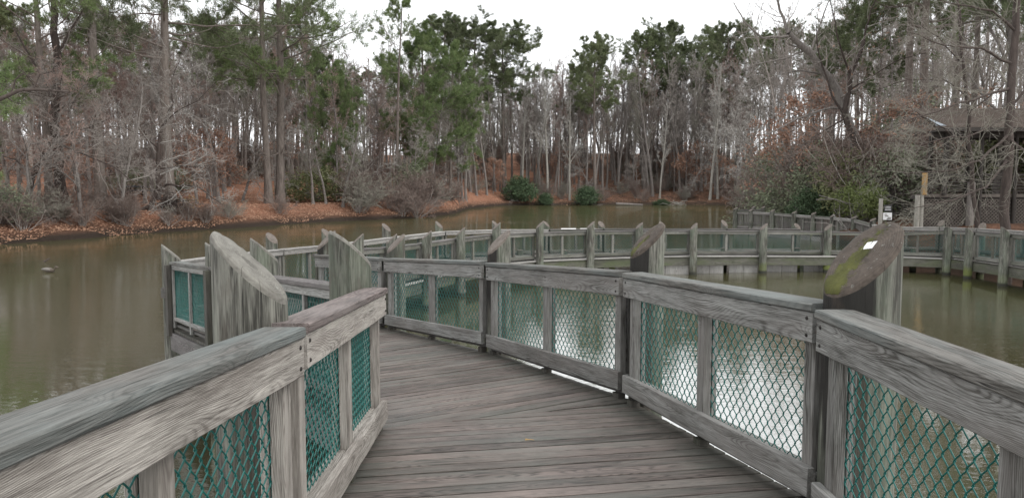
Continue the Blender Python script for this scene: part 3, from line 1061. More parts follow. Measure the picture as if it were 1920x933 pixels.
beam_line([s[0] for s in S1], 'rim_beam', M['rail_dark'], d1, .24)
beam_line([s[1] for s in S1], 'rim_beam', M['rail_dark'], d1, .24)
beam_line([s[1] for s in sec2[:11]] + [s[1] for s in sec2[11:]], 'rim_beam', M['beam'], d2, .26)
beam_line([s[0] for s in sec2[:11]], 'rim_beam', M['far_wood'], d2, .26)
beam_line([s[0] for s in sec2[11:]], 'rim_beam', M['far_wood'], d2, .26)
ed = [((s[1][0]), s[1][1], s[1][2]) for s in sec2]
cpts = [(p_[0] + (.035), p_[1] - .035, p_[2]) for p_ in ed]
beam_line(cpts, 'edge_board', M['cap_far'], d2, .045, .06, .012)

# dark inner supports below the far deck, and the pale skirt boards between pilings
for k, x in enumerate((975, 1060, 1150, 1246, 1361, 1500, 1600, 1720)):
    P_ = unp(x, 500, 25.6 if x > 1200 else 24.8)
    piling(P_[0], P_[1] + .3, 1.02 - (.25 if x > 1 else 0), .2, 90, '%s dark support pile under the far deck, from the left' % ORD[k], 'dark support piles under the deck', slope=.0, cut='cut_brown', near=False, stain=2.0)
for k, (xa, xb) in enumerate(((1204, 1290), (1304, 1355), (1367, 1419), (1436, 1493), (1507, 1541))):
    Da = float(np.interp(xa, [1195, 1297, 1427, 1548], [24.85, 25.1, 25.5, 25.85]))
    A_ = unp(xa, 495, Da); B_ = unp(xb, 495, Da + .1)
    b = MB((A_[0], A_[1], 0))
    L_ = B_[0] - A_[0]
    b.vboard(lambda s, t, z: (A_[0] + s, A_[1] + t, z), 0, L_ * .5 - .004, 0, .03, -.2, .34)
    b.vboard(lambda s, t, z: (A_[0] + s, A_[1] + t, z), L_ * .5 + .004, L_, 0, .03, -.2, .34)
    o = b.obj('skirt_board', M['cap_far'], None, (A_[0], A_[1], 0))
    tag(o, '%s pale grey skirt board below the far deck, touching the water, from the left' % ORD[k], 'board', 'skirt boards under the far boardwalk')

# card on the mossy piling, twig on the deck
c0 = unp(1621, 470, 3.22)
ctop = zat(411, 3.22) - .95 * .1525


def cut_pt(u, v, lift=.004):
    """point on the cut plane of the mossy piling; u across, v up the slope (m)"""
    az = math.radians(195)
    dx, dy = math.cos(az), math.sin(az)
    X_ = -dx * v - dy * u; Y_ = -dy * v + dx * u
    return (c0[0] + X_, 3.22 + Y_, ctop - .95 * (X_ * dx + Y_ * dy) + lift)


cv = [cut_pt(u, v) for u, v in ((-.030, .012), (.018, .022), (.012, .052), (-.036, .042))]
cv2 = [(p_[0], p_[1], p_[2] + .0015) for p_ in cv]
org = cv[0]
cvv = [tuple(np.array(p_) - org) for p_ in cv + cv2]
o = link('paper_card', mesh_np('paper_card', cvv, [(0, 3, 2, 1), (4, 5, 6, 7), (0, 1, 5, 4), (1, 2, 6, 5), (2, 3, 7, 6), (3, 0, 4, 7)], M['paper']), None, org)
tag(o, 'small white paper card lying on the mossy slanted piling top', 'card')
tp = unp(985, 814, 3.9)
tw = [(np.array([[0, 0, .006], [.03, .004, .008], [.055, -.002, .006]]), np.array([.003, .003, .002])), (np.array([[0.012, 0, .006], [.0, .012, .008], [.02, .014, .006]]), np.array([.002, .002, .002]))]
V_, F_ = tubes(tw, 5)
zdk = 2.9 - .62 - FH - .062
o = link('twig', mesh_np('twig', V_, F_, M['yellow']), None, (xat(985, 4.47), 4.47, tp[2]))
# rest the twig on the deck plane
sL, sR = S1[1], S1[2]
fz = (4.47 - (sL[0][1] + sL[1][1]) / 2) / ((sR[0][1] + sR[1][1]) / 2 - (sL[0][1] + sL[1][1]) / 2)
o.location.z = ((sL[0][2] + sL[1][2]) / 2) * (1 - fz) + ((sR[0][2] + sR[1][2]) / 2) * fz
tag(o, 'small pale twig lying on the deck boards', 'twig')

# white notice boards on the far outer rail
for k, (xa, xb, D) in enumerate(((1052, 1080, 26.2), (1088, 1116, 26.5))):
    A_ = unp(xa, 430, D); B_ = unp(xb, 430, D)
    b = MB(A_)
    L_ = B_[0] - A_[0]
    b.board(lambda s, t, z: (A_[0] + s, A_[1] + t, A_[2] + z + t * .5), 0, L_, -.04, .04, -.0, .02)
    b.board(lambda s, t, z: (A_[0] + s, A_[1] + t, A_[2] + z), L_ * .45, L_ * .55, -.02, .02, -.12, -.002)
    o = b.obj('info_panel', M['paper'], None, A_)
    tag(o, 'white tilted panel on the far rail, %s of the pair' % ('left one' if k == 0 else 'right one'), 'sign', 'white panels on the far rail')

# ------------------------------------------------------------------ picket walkway in the distance
PK = [(1378, 396, 45.0, 388), (1407, 397, 44.0, 391), (1447, 398.5, 42.6, 392), (1488, 402, 41.2, 395), (1524, 404.5, 40.0, 397), (1560, 407, 38.4, 401), (1600, 411, 36.4, 404), (1635, 420, 33.6, 408), (1662, 427, 30.5, 415)]
PB = [(1384, 393, 47.0, 387), (1413, 392.5, 46.8, 386), (1432, 392, 46.6, 386)]
GP = 'picket railing panels of the distant walkway'
pn = [unp(x, yc, D) for x, yc, D, pt in PK]
for k in range(len(pn) - 1):
    panel(pn[k], pn[k + 1], '%s picket railing panel of the distant walkway below the bushes, from the left' % ORD[k], GP, 1, near=False,
          mats=dict(cap='cap_far' if k % 2 else 'far_wood', top='picket', stile='far_wood', bot='picket'), picket=True, blocks=False, frA=.92, frB=.92)
pb = [unp(x, yc, D) for x, yc, D, pt in PB]
for k in range(len(pb) - 1):
    panel(pb[k], pb[k + 1], '%s picket panel on the back side of the distant walkway' % ('left' if k == 0 else 'right'), GP, 1, near=False, mats=farm, picket=True, blocks=False)
for k, (x, yc, D, pt) in enumerate(PK):
    piling(xat(x, D), D - .1, zat(pt, D), .26, 190, '%s dark post of the distant picket walkway, from the left' % ORD[k], 'posts of the distant picket walkway', slope=.5, cut='cut_brown', near=False, stain=.6)
for k, (x, yc, D, pt) in enumerate(PB[1:]):
    piling(xat(x, D), D + .1, zat(pt, D), .26, 190, '%s short post behind the distant picket walkway' % ('left' if k == 0 else 'right'), 'posts of the distant picket walkway', slope=.5, cut='cut_brown', near=False, stain=.6)
dk3 = MB()
sec3 = []
for P_ in pn:
    z = P_[2] - .98
    sec3.append(((P_[0] + .35, P_[1] + 1.7, z), (P_[0] - .1, P_[1] - .12, z)))
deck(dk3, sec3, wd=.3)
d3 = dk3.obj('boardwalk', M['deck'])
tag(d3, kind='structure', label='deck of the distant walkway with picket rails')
beam_line([s[1] for s in sec3], 'rim_beam', M['picket'], d3, .3)

# tilted reading board by the distant walkway
D = 35.0
P_ = unp(1570, 412, D)
root = empty('reading_board', (P_[0], P_[1], P_[2] - 1.3), 'small pale tilted reading board on a post by the distant picket rail', 'sign')
b = MB((P_[0], P_[1], P_[2] - 1.3)); b.board(lambda s, t, z: (P_[0] + s * .6 + t * .3, P_[1] + t, P_[2] + z - s * .75), -.32, .32, -.2, .2, -.02, .02); b.obj('panel', M['cap_far'], root)
b = MB((P_[0], P_[1], P_[2] - 1.3)); b.vboard(lambda s, t, z: (P_[0] + s, P_[1] + t, P_[2] + z), .0, .1, -.05, .05, -1.3, -.08); b.obj('post', M['far_wood'], root)

# signpost behind the walkway
D = 28.6
P_ = unp(1652, 372, D)
gz = tz(P_[0], P_[1])
root = empty('signpost', (P_[0], P_[1], gz), 'grey round signpost with dark notice and white sheet behind the mossy piling', 'sign')
V_, F_ = tubes([(np.array([[0, 0, -.2], [0, 0, P_[2] - gz]]), np.array([.075, .07]))], 12)
link('post', mesh_np('post', V_, F_, M['bark_pale'], smooth=True), root)
sx = (1665 - 1652) / FPX * D
b = MB(); b.vboard(wfn, sx - .15, sx + .15, -.03, .0, zat(397, D) - gz, zat(384, D) - gz); pnl = b.obj('notice', M['black'], root)
for yy in (387, 390, 393):
    b = MB(); b.vboard(wfn, sx - .11, sx + .10, -.038, -.031, zat(yy + .8, D) - gz, zat(yy, D) - gz, .001); b.obj('text_line', M['paper'], pnl)
b = MB(); b.vboard(wfn, sx - .17, sx + .16, -.03, .0, zat(412, D) - gz, zat(398.5, D) - gz); pnl = b.obj('sheet', M['paper'], root)
for (u0, u1, yy) in ((-.12, -.02, 401), (-.1, .02, 404), (.0, .12, 407), (-.03, .12, 409.5)):
    b = MB(); b.vboard(wfn, sx + u0, sx + u1, -.038, -.031, zat(yy + 1.3, D) - gz, zat(yy, D) - gz, .001); b.obj('print', M['lattice'], pnl)

# ------------------------------------------------------------------ lattice shelter
SD = 32.0
sx0, sx1 = xat(1716, SD), xat(2080, SD)
sgz = 1.1
fz = zat(365, SD)
ez = zat(241, SD)
org = (sx0, SD, sgz)
sh = empty('shelter', org, 'dark timber shelter with shingled roof raised on lattice panels behind bare branches', 'shelter')


def shb(s0, s1, t0, t1, z0, z1, name, mat, up=False):
    b = MB(org)
    if up: b.vboard(wfn, s0, s1, t0, t1, z0, z1)
    else: b.board(wfn, s0, s1, t0, t1, z0, z1)
    return b.obj(name, mat, sh)


shb(sx0 + .1, sx1, SD, SD + .6, fz - .18, fz, 'floor', M['darkwood'])
shb(sx0, sx1, SD - .06, SD - .004, fz - .10, fz + .03, 'fascia', M['lattice'])
shb(sx0, sx1, SD - .02, SD + .08, fz + .78, fz + .86, 'handrail', M['darkwood'])
for (x, wd_, a_, b_, mt) in ((1716, .19, 1.0, fz - .01, 'bark_pale'), (1724, .15, 1.0, fz - .01, 'bark_pale'), (1815, .3, .9, fz + .5, 'bark'), (1832, .12, 1.0, ez, 'darkwood'), (1896, .12, 1.0, ez, 'darkwood'), (2000, .12, 1.0, ez, 'darkwood'), (1765, .17, fz, ez, 'darkwood')):
    xx = xat(x, SD)
    V_, F_ = tubes([(np.array([[xx - org[0], -.13, a_ - sgz], [xx - org[0], -.13, b_ - sgz]]), np.array([wd_ / 2 + .01, wd_ / 2]))], 12)
    link('post', mesh_np('post', V_, F_, M[mt], smooth=True), sh)
for x in (1850, 1930, 2040):
    shb(xat(x, SD), xat(x, SD) + .15, SD + 4.6, SD + 4.75, sgz, ez, 'post', M['darkwood'], True)
xx = xat(1723, SD)
shb(xx, xx + .16, SD - .25, SD - .1, fz, zat(322, SD), 'post', M['yellow'], True)
# balusters and horizontal boards of the rail
b = MB(org)
for k in range(5):
    b.board(wfn, sx0 + .3, sx1, SD, SD + .03, fz + .12 + k * .13, fz + .17 + k * .13)
b.obj('rail_boards', M['darkwood'], sh)
# lattice: two crossed layers
for (xa, xb) in ((1727, 1811), (1820, 1893), (1899, 1990)):
    a_, b_ = xat(xa, SD), xat(xb, SD)
    z0, z1 = sgz - .1, fz - .19
    W_, H_ = b_ - a_, z1 - z0
    mb = MB(org)
    for sgn, ty in ((1, -.02), (-1, .0)):
        c = -H_
        while c < W_ + H_:
            # line x - sgn*z = c, clipped to the rectangle
            if sgn == 1:
                s_, e_ = max(0, c), min(W_, c + H_)
                if e_ > s_ + .02:
                    P0 = np.array([a_ + s_, z0 + s_ - c]); P1 = np.array([a_ + e_, z0 + e_ - c])
            else:
                s_, e_ = max(0, c), min(W_, c + H_)
                if e_ > s_ + .02:
                    P0 = np.array([a_ + s_, z1 - (s_ - c)]); P1 = np.array([a_ + e_, z1 - (e_ - c)])
            if e_ > s_ + .02:
                Lq = np.linalg.norm(P1 - P0); dq = (P1 - P0) / Lq
                mb.board(lambda s, t, z, P0=P0, dq=dq, ty=ty: (P0[0] + dq[0] * s - dq[1] * z, SD + ty + t, P0[1] + dq[1] * s + dq[0] * z), 0, Lq, -.009, .009, -.019, .019, .001)
            c += .145
    mb.obj('lattice_panel', M['lattice'], sh)
shb(sx0 + .3, sx1, SD + .5, SD + .55, sgz - .3, fz - .2, 'back_board', M['darkwood'])
# roof: hip with shingle courses
rx0, rx1 = xat(1747, SD - .6), xat(2120, SD)
ry0, ry1 = SD - .7, SD + 5.5
rz0, rz1 = ez, ez + 1.05
n_c = 16


def roof_mat():
    m, n, p = newmat('wood_shingles')
    g = NG(n)
    tcn = n.nodes.new('ShaderNodeTexCoord')
    br = n.nodes.new('ShaderNodeTexBrick')
    br.inputs['Scale'].default_value = 6
    br.inputs['Color1'].default_value = (.085, .068, .056, 1); br.inputs['Color2'].default_value = (.14, .112, .094, 1); br.inputs['Mortar'].default_value = (.05, .04, .035, 1)
    x, y, z = g.sep(tcn.outputs['Object'])
    n.links.new(g.comb(x, g.m('MULTIPLY', z, 2.6), 0.0), br.inputs['Vector'])
    c = g.mix(g.rng(g.noise(tcn.outputs['Object'], 3, 5, .7), .35, .7, 0, .6), br.outputs[0], (.10, .075, .06))
    n.links.new(c, p.inputs['Base Color']); p.inputs['Roughness'].default_value = .95
    g.bump(br.outputs[1], -.6, .02, p)
    return m


M['roof'] = roof_mat()
rv, rf = [], []
mid = (ry0 + ry1) / 2
hipx = rx0 + .5
for k in range(n_c):
    f0, f1 = k / n_c, (k + 1) / n_c
    for (zoff) in (0,):
        def ring(f, up):
            y0_ = ry0 + (mid - ry0) * f; y1_ = ry1 - (ry1 - mid) * f; x0_ = rx0 + (hipx - rx0) * f; xb_ = x0_ + .62 * (y1_ - y0_)
            z_ = rz0 + (rz1 - rz0) * f + up
            return [(rx1, y0_, z_), (x0_, y0_, z_), (xb_, y1_, z_), (rx1, y1_, z_)]
        a_ = ring(f0, .035); c_ = ring(f1, .0)
        b = len(rv)
        rv += a_ + c_ + ring(f0, .0)
        for q in range(3):
            rf.append((b + q + 1, b + q, b + 4 + q, b + 5 + q))
            rf.append((b + q, b + q + 1, b + 8 + q + 1, b + 8 + q))
rv = [tuple(np.array(v) - org) for v in rv]
roof = link('roof', mesh_np('roof', rv, rf, M['roof']), sh)
b = MB(org); b.board(wfn, rx0 - .02, rx1, ry0 - .04, ry0 - .004, rz0 - .16, rz0 - .01); b.board(lambda s, t, z: (rx0 - .04 + t + .62 * (s - ry0), s, z), ry0, ry1, .0, .036, rz0 - .16, rz0 - .01)
b.board(wfn, rx0 + .2, rx1, SD - .1, SD + .1, rz0 - .38, rz0 - .17)
b.obj('eave_beam', M['darkwood'], roof)
b = MB(org); b.board(wfn, rx0 + .1, rx1, ry0 + .02, ry0 + .9, rz0 - .16, rz0 - .10); b.board(wfn, rx0 + 3.2, rx1, ry0 + .91, ry1, rz0 - .16, rz0 - .10); b.obj('soffit', M['darkwood'], roof)
tri = [(rx0 + .06, ry0 + .25, rz0 + .10), (rx0 + .10, ry0 + 1.2, rz0 + .12), (rx0 + .33, ry0 + .9, rz0 + .62)]
tri = [(rx0 + .05, ry0 + .08, rz0 + .07), (rx0 + .42, ry0 + .08, rz0 + .07), (rx0 + .30, ry0 + 1.35, rz0 + .50)]
tri = tri + [(p_[0], p_[1] + .05, p_[2]) for p_ in tri]
link('hip_sheen', mesh_np('hip_sheen', [tuple(np.array(v) - org) for v in tri], [(0, 1, 2), (3, 5, 4), (0, 3, 4, 1), (1, 4, 5, 2), (2, 5, 3, 0)], M['roof_sheen']), roof)  # pale triangle stands in for sky sheen on the hip end


# ------------------------------------------------------------------ trees
def unit(v):
    return v / (np.linalg.norm(v) + 1e-9)


def rand_perp(d, r):
    v = np.array([r.gauss(0, 1), r.gauss(0, 1), r.gauss(0, 1)])
    return unit(v - d * np.dot(v, d))


SEG = [14, 7, 5, 4, 3, 3]


def grow(out, p, d, L, r, depth, P, rr, r1=None, path=None):
    n = SEG[depth]
    if path is not None:
        pts = np.array(path, float)
        n = len(pts) - 1
    else:
        pts = [np.array(p, float)]
        step = L / n
        for k in range(n):
            d = unit(d + np.array([rr.gauss(0, 1), rr.gauss(0, 1), rr.gauss(0, 1)]) * P['wob'][depth] + np.array([0, 0, 1]) * P['up'][depth])
            pts.append(pts[-1] + d * step)
        pts = np.array(pts)
    r1 = r * P.get('taper', .25) if r1 is None else r1
    rad = np.linspace(r, r1, n + 1)
    if depth == 0 and path is None:
        rad[0] *= 1.35
    out.append((pts, rad, depth))
    if depth >= P['max']:
        return
    nc = P['n'][depth]
    for k in range(nc):
        f = P['start'][depth] + (1 - P['start'][depth]) * ((k + rr.random()) / nc)
        f = min(f, .99)
        x = f * n; i0 = int(x); fr = x - i0
        q = pts[i0] * (1 - fr) + pts[min(i0 + 1, n)] * fr
        dd = unit(pts[min(i0 + 1, n)] - pts[i0])
        ang = math.radians(rr.gauss(P['ang'][depth], 9))
        if depth == 0 and 'azdown' in P:
            ang = math.radians(P['azdown'](f, rr))
        sidev = rand_perp(dd, rr)
        cd = unit(dd * math.cos(ang) + sidev * math.sin(ang))
        prof = P['prof'](f) if depth == 0 and 'prof' in P else (1 - .55 * f)
        cl = P['lr'][depth] * L * prof * rr.uniform(.7, 1.25)
        cr_ = max((r + (r1 - r) * f) * P['rr'][depth], P['rmin'])
        grow(out, q, cd, cl, cr_, depth + 1, P, rr, max(cr_ * .3, P['rmin'] * .8))


def tree_meshes(out, name, bark, twig, split=2, extra=None):
    big = [(p, r) for p, r, d in out if d < split]
    sm = [(p, r) for p, r, d in out if d >= split]
    V1, F1 = tubes(big, 7)
    me1 = mesh_np(name + '_trunk', V1, F1, bark, smooth=True)
    V2, F2 = tubes(sm, 3)
    mats = [twig]
    mi = None
    if extra is not None:
        EV, EF, em = extra
        n0 = sum(len(f) for f in F2)
        F2 = F2 + [EF + len(V2)]
        V2 = np.concatenate([V2, EV])
        mats.append(em)
        mi = np.concatenate([np.zeros(n0), np.ones(len(EF))]).astype(int)
    me2 = mesh_np(name + '_crown', V2, F2, mats, mi=mi)
    return me1, me2


def leaf_quads(C, size, r, droop=0.0, flat=0.0):
    """one small folded leaf quad per centre"""
    n = len(C)
    a = r.normal(size=(n, 3)); a[:, 2] = a[:, 2] * (1 - flat) - droop
    a /= np.linalg.norm(a, axis=1, keepdims=True)
    b = np.cross(a, r.normal(size=(n, 3))); b /= np.linalg.norm(b, axis=1, keepdims=True)
    s = size * r.uniform(.6, 1.4, size=(n, 1))
    V_ = np.stack([C - a * s, C + b * s * .42, C + a * s, C - b * s * .42], 1).reshape(-1, 3)
    F_ = np.arange(4 * n).reshape(n, 4)
    return V_, F_


def needle_tufts(C, dirs, L, r, k=9, wdt=.028):
    """tufts: k blades fanning out from each centre"""
    n = len(C)
    d = dirs[:, None, :] * .7 + r.normal(size=(n, k, 3)) * .62 + np.array([0, 0, .25])
    d /= np.linalg.norm(d, axis=2, keepdims=True)
    s = np.cross(d, r.normal(size=(n, k, 3))); s /= np.linalg.norm(s, axis=2, keepdims=True)
    Ls = L * r.uniform(.6, 1.25, size=(n, k, 1))
    c = C[:, None, :] + r.normal(size=(n, k, 3)) * L * .22
    V_ = np.stack([c - s * wdt, c + s * wdt, c + d * Ls], 2).reshape(-1, 3)
    F_ = np.arange(3 * n * k).reshape(-1, 3)
    return V_, F_


FOREST = dict(max=4, n=[21, 8, 6, 4], start=[.33, .22, .2, .15], ang=[38, 42, 42, 40], lr=[.24, .42, .5, .6], rr=[.42, .5, .55, .6], rmin=.014,
              wob=[.035, .12, .16, .2, .22], up=[.03, .07, .05, .02, .0], taper=.18, prof=lambda f: 1.15 - .75 * f)
SPREAD = dict(max=4, n=[14, 9, 7, 4], start=[.2, .2, .15, .1], ang=[62, 50, 45, 42], lr=[.55, .45, .5, .6], rr=[.5, .5, .55, .6], rmin=.011,
              wob=[.09, .17, .2, .22, .22], up=[.05, .03, .02, .0, .0], taper=.2, prof=lambda f: 1.1 - .6 * f)
SHRUB = dict(max=3, n=[7, 5, 4], start=[.15, .15, .1], ang=[35, 40, 42], lr=[.5, .5, .55], rr=[.6, .65, .7], rmin=.006,
             wob=[.12, .16, .2, .22], up=[.02, .0, .0, .0], taper=.3)

PROTO = {}


def copy_tree(key, loc, rz, sc, label, cat, group, name):
    me1, me2 = PROTO[key]
    root = bpy.data.objects.new(name, None)
    COL.objects.link(root)
    root.location = loc; root.rotation_euler = (0, 0, rz)
    root.scale = sc if isinstance(sc, tuple) else (sc, sc, sc)
    tag(root, label, cat, group)
    if me1 is not None: link('trunk' if cat == 'tree' else 'stems', me1, root)
    link('crown' if cat == 'tree' else ('foliage' if 'leafy' in key else 'twigs'), me2, root)
    return root


for k in range(5):
    rr = random.Random(100 + k)
    out = []
    grow(out, (0, 0, -.3), np.array([rr.gauss(0, .03), rr.gauss(0, .03), 1]), 20, .21 + .03 * (k % 3), 0, FOREST, rr)
    PROTO['bare%d' % k] = tree_meshes(out, 'bare', M['bark'] if k != 2 else M['bark_pale'], M[['twig', 'twig', 'twig_pale', 'twig_pink', 'twig_olive'][k]])
for k in range(3):
    rr = random.Random(200 + k)
    out = []
    grow(out, (0, 0, -.3), np.array([rr.gauss(0, .15), rr.gauss(0, .15), 1]), 11, .15, 0, SPREAD, rr)
    PROTO['spread%d' % k] = tree_meshes(out, 'spread', M['bark'], M[['twig_pink', 'twig', 'twig_pale'][k]])
for k in range(3):
    rr = random.Random(300 + k)
    out = []
    for q in range(20):
        a_ = rr.uniform(0, 6.28); t_ = rr.uniform(.1, .9)
        grow(out, (math.cos(a_) * .25 * t_, math.sin(a_) * .25 * t_, -.1), unit(np.array([math.cos(a_) * t_, math.sin(a_) * t_, 1.1])), rr.uniform(1.2, 2.3), .014, 0, SHRUB, rr)
    PROTO['twiggy%d' % k] = tree_meshes(out, 'twiggy', M['twig'], M[['twig_shrub', 'twig_shrub', 'twig_olive'][k]], 1)
# slim trees that kept their dead orange leaves (young beech)
for k in range(2):
    rr = random.Random(400 + k)
    out = []
    P_ = dict(SPREAD); P_['n'] = [15, 7, 5, 2]; P_['start'] = [.12, .2, .15, .1]; P_['lr'] = [.45, .42, .5, .6]
    grow(out, (0, 0, -.2), np.array([0, 0, 1]), 6.5, .06, 0, P_, rr)
    tips = np.array([p[-1] for p, r, d in out if d >= 2]); tips = tips[tips[:, 2] < 5.5]
    q = np.random.RandomState(k)
    tips = tips[q.rand(len(tips)) < (.75 if k == 0 else .4)]
    C = np.repeat(tips, 3, 0) + q.normal(size=(len(tips) * 3, 3)) * .12
    lv = leaf_quads(C, .085, q)
    PROTO['beech%d' % k] = tree_meshes(out, 'beech', M['bark'], M['twig'], 2, (lv[0], lv[1], M['leaf_orange']))


def pine(seed, H, r0, start, spread, nl, needle, tuft=.3, k=14, sparse=1.0, ang=(95, 35), lowdead=4, prof=None, wdt=.015):
    rr = random.Random(seed)
    P = dict(max=3, n=[nl, 9, 5], start=[start, .3, .15], ang=[75, 48, 45], lr=[spread, .42, .5], rr=[.32, .5, .55], rmin=.014,
             wob=[.012, .11, .16, .2], up=[.02, .05, .05, .05], taper=.22, azdown=lambda f, r_: ang[0] + (ang[1] - ang[0]) * max(0, (f - start) / (1 - start)) + r_.gauss(0, 9),
             prof=prof or (lambda f: .45 + 1.0 * math.sin(math.pi * min(1, max(.08, (f - start) / (1 - start))) ** .75) * .8))
    out = []
    grow(out, (0, 0, -.3), np.array([rr.gauss(0, .015), rr.gauss(0, .015), 1]), H, r0, 0, P, rr)
    tr = out[0][0]
    for q in range(lowdead):       # stubs of dead limbs below the crown
        f = rr.uniform(start * .45, start)
        i0 = int(f * (len(tr) - 1))
        a_ = rr.uniform(0, 6.28)
        Pd = dict(P); Pd['max'] = 2; Pd['n'] = [0, 4, 3]
        grow(out, tr[i0], np.array([math.cos(a_), math.sin(a_), .15]), rr.uniform(1.0, 3.0), .04, 1, Pd, rr)
    nrp = np.random.RandomState(seed)
    C, D_ = [], []
    for p, r, d in out:
        if d >= 2 and p[0][2] > H * (start - .03):
            m_ = len(p)
            fr = (.3, .55, .8, 1.0) if d == 3 else (.6, .85, 1.0)
            for f in fr:
                if rr.random() > sparse: continue
                x = f * (m_ - 1); i0 = min(int(x), m_ - 2)
                C.append(p[i0] + (p[i0 + 1] - p[i0]) * (x - i0)); D_.append(unit(p[-1] - p[0]))
    C = np.array(C); D_ = np.array(D_)
    ex = needle_tufts(C, D_, tuft, nrp, k, wdt)
    me1, me2 = tree_meshes(out, 'pine', M['bark_pine'], M['bark_pine'], 2, (ex[0], ex[1], M[needle]))
    return me1, me2


PROTO['pine0'] = pine(11, 23, .27, .60, .20, 34, 'needle')
PROTO['pine1'] = pine(12, 24, .30, .56, .23, 38, 'needle_dark')
PROTO['pine2'] = pine(13, 22, .24, .68, .18, 28, 'needle')
PROTO['pine_full'] = pine(14, 18, .30, .22, .27, 44, 'needle_bright', tuft=.38, k=16, sparse=.7, ang=(98, 40))
PROTO['pine_open'] = pine(15, 21, .27, .62, .17, 15, 'needle_bright', sparse=.55, lowdead=8)
PROTO['pine_big'] = pine(16, 22, .37, .42, .30, 30, 'needle_dark', tuft=.34, k=14, ang=(95, 35), sparse=.8)
PROTO['pine_side'] = pine(17, 26, .31, .28, .22, 30, 'needle_bright', tuft=.34, sparse=.5, ang=(88, 50), lowdead=8)


def leafy(seed, lobes, n, size, mat, stems=10):
    q = np.random.RandomState(seed); rr = random.Random(seed)
    C = []
    for (cx, cy, cz, rx, ry, rz) in lobes:
        m_ = int(n * (rx * ry * rz) ** .67 / sum((l[3] * l[4] * l[5]) ** .67 for l in lobes))
        d = q.normal(size=(m_, 3)); d /= np.linalg.norm(d, axis=1, keepdims=True)
        rad = q.uniform(.35, 1.0, size=(m_, 1)) ** .45
        lump = 1 + .34 * np.sin(d[:, 0:1] * 6 + seed) * np.cos(d[:, 1:2] * 5 + d[:, 2:3] * 4) + .20 * np.sin(d[:, 2:3] * 13 + d[:, 0:1] * 9)
        P_ = d * rad * lump * np.array([rx, ry, rz]) + np.array([cx, cy, cz])
        C.append(P_[P_[:, 2] > .02])
    C = np.concatenate(C)
    lv = leaf_quads(C, size, q, flat=.35)
    out = []
    for k in range(stems):
        a_ = rr.uniform(0, 6.28)
        grow(out, (0, 0, -.1), unit(np.array([math.cos(a_), math.sin(a_), rr.uniform(.5, 1.6)])), rr.uniform(.9, 1.7), .03, 0, dict(SHRUB, max=2), rr)
    V1, F1 = tubes([(p, r) for p, r, d in out], 4)
    return mesh_np('stems', V1, F1, M['bark']), mesh_np('foliage', lv[0], [lv[1]], mat)


PROTO['leafy_green'] = leafy(1, [(0, 0, 1.0, 1.2, 1.0, 1.0), (.8, .1, .7, .7, .7, .7), (-.8, 0, .7, .8, .7, .75), (.1, 0, 1.7, .7, .6, .6)], 9000, .065, M['leaf_green'])
PROTO['leafy_olive'] = leafy(2, [(0, 0, .9, 1.5, 1.1, .95), (1.1, .1, .7, .8, .7, .7), (-1.1, 0, .6, .8, .7, .65), (.3, 0, 1.5, .9, .7, .55)], 8500, .055, M['leaf_olive'])
PROTO['leafy_grey'] = leafy(3, [(0, 0, 1.0, 1.1, 1.0, 1.0), (.9, .1, .8, .8, .7, .8), (-.9, 0, .9, .8, .7, .85), (0, 0, 1.8, .8, .7, .6)], 5600, .05, M['leaf_grey'], 26)
PROTO['leafy_yellow'] = leafy(4, [(0, 0, .8, 1.0, .9, .85), (.8, .1, .6, .6, .6, .6), (-.7, 0, .9, .7, .6, .7)], 7500, .055, M['leaf_yellow'], 18)
PROTO['leafy_straw'] = leafy(5, [(0, 0, .9, .9, .8, .9)], 420, .07, M['leaf_straw'], 16)


def place(key, x, D, H, H0, label, group, cat='tree', name=None, rz=None, wide=1.0, sink=0.0):
    X_ = xat(x, D)
    s = H / H0
    name = name or {'spread': 'spreading_tree', 'beech0': 'beech_tree'[:10], 'beech1': 'beech_tree'}.get('spread' if key.startswith('spread') else key, 'bare_tree')
    return copy_tree(key, (X_, D, tz(X_, D) - sink), rng.uniform(0, 6.28) if rz is None else rz, (s * wide, s * wide, s), label, cat, group, name)


def topH(x, ytop, D):
    X_ = xat(x, D)
    return zat(ytop, D) - tz(X_, D)


# featured pines
F_ = 'pine_tree'
place('pine_open', 744, 74, topH(744, -5, 74), 21.5, 'tall pine with an open flat topped crown rising alone against the sky', None, name=F_, wide=.85)
place('pine_full', 800, 80, topH(800, 68, 80), 18.5, 'bright green pine with foliage hanging low, right of the tallest open pine', None, name=F_, wide=1.0)
place('pine_full', 845, 86, topH(845, 95, 86), 18.5, 'green pine tucked against the right side of the lowest hanging pine', None, name=F_, wide=.8)
place('pine1', 885, 112, topH(885, 52, 112), 24.5, 'broad dark pine crown forming the highest hump of the far wood', None, name=F_, wide=1.35)
place('pine0', 835, 116, topH(835, 46, 116), 23.5, 'dark pine at the left end of the highest hump', None, name=F_, wide=1.2)
place('pine0', 945, 113, topH(945, 62, 113), 23.5, 'dark pine at the right end of the highest hump', None, name=F_, wide=1.25)
place('pine0', 1115, 111, topH(1115, 85, 111), 23.5, 'lone rounded green pine above the bare trees, picture middle', None, name=F_, wide=1.05)
place('pine2', 1085, 118, topH(1085, 118, 118), 23.5, 'smaller pine at the left shoulder of the lone rounded pine', None, name=F_)
for k, (x, y) in enumerate(((1205, 72), (1240, 68), (1272, 76), (1330, 66), (1362, 70), (1400, 62), (1440, 68), (1475, 66), (1520, 60), (1550, 64))):
    place(['pine0', 'pine1', 'pine2'][k % 3], x, 124 + 3 * (k % 4), topH(x, y, 124 + 3 * (k % 4)), 23.7, '%s pine of the dark row above the far wood at right, from the left' % ORD[k], 'pines behind the far wood', name=F_, wide=1.05)
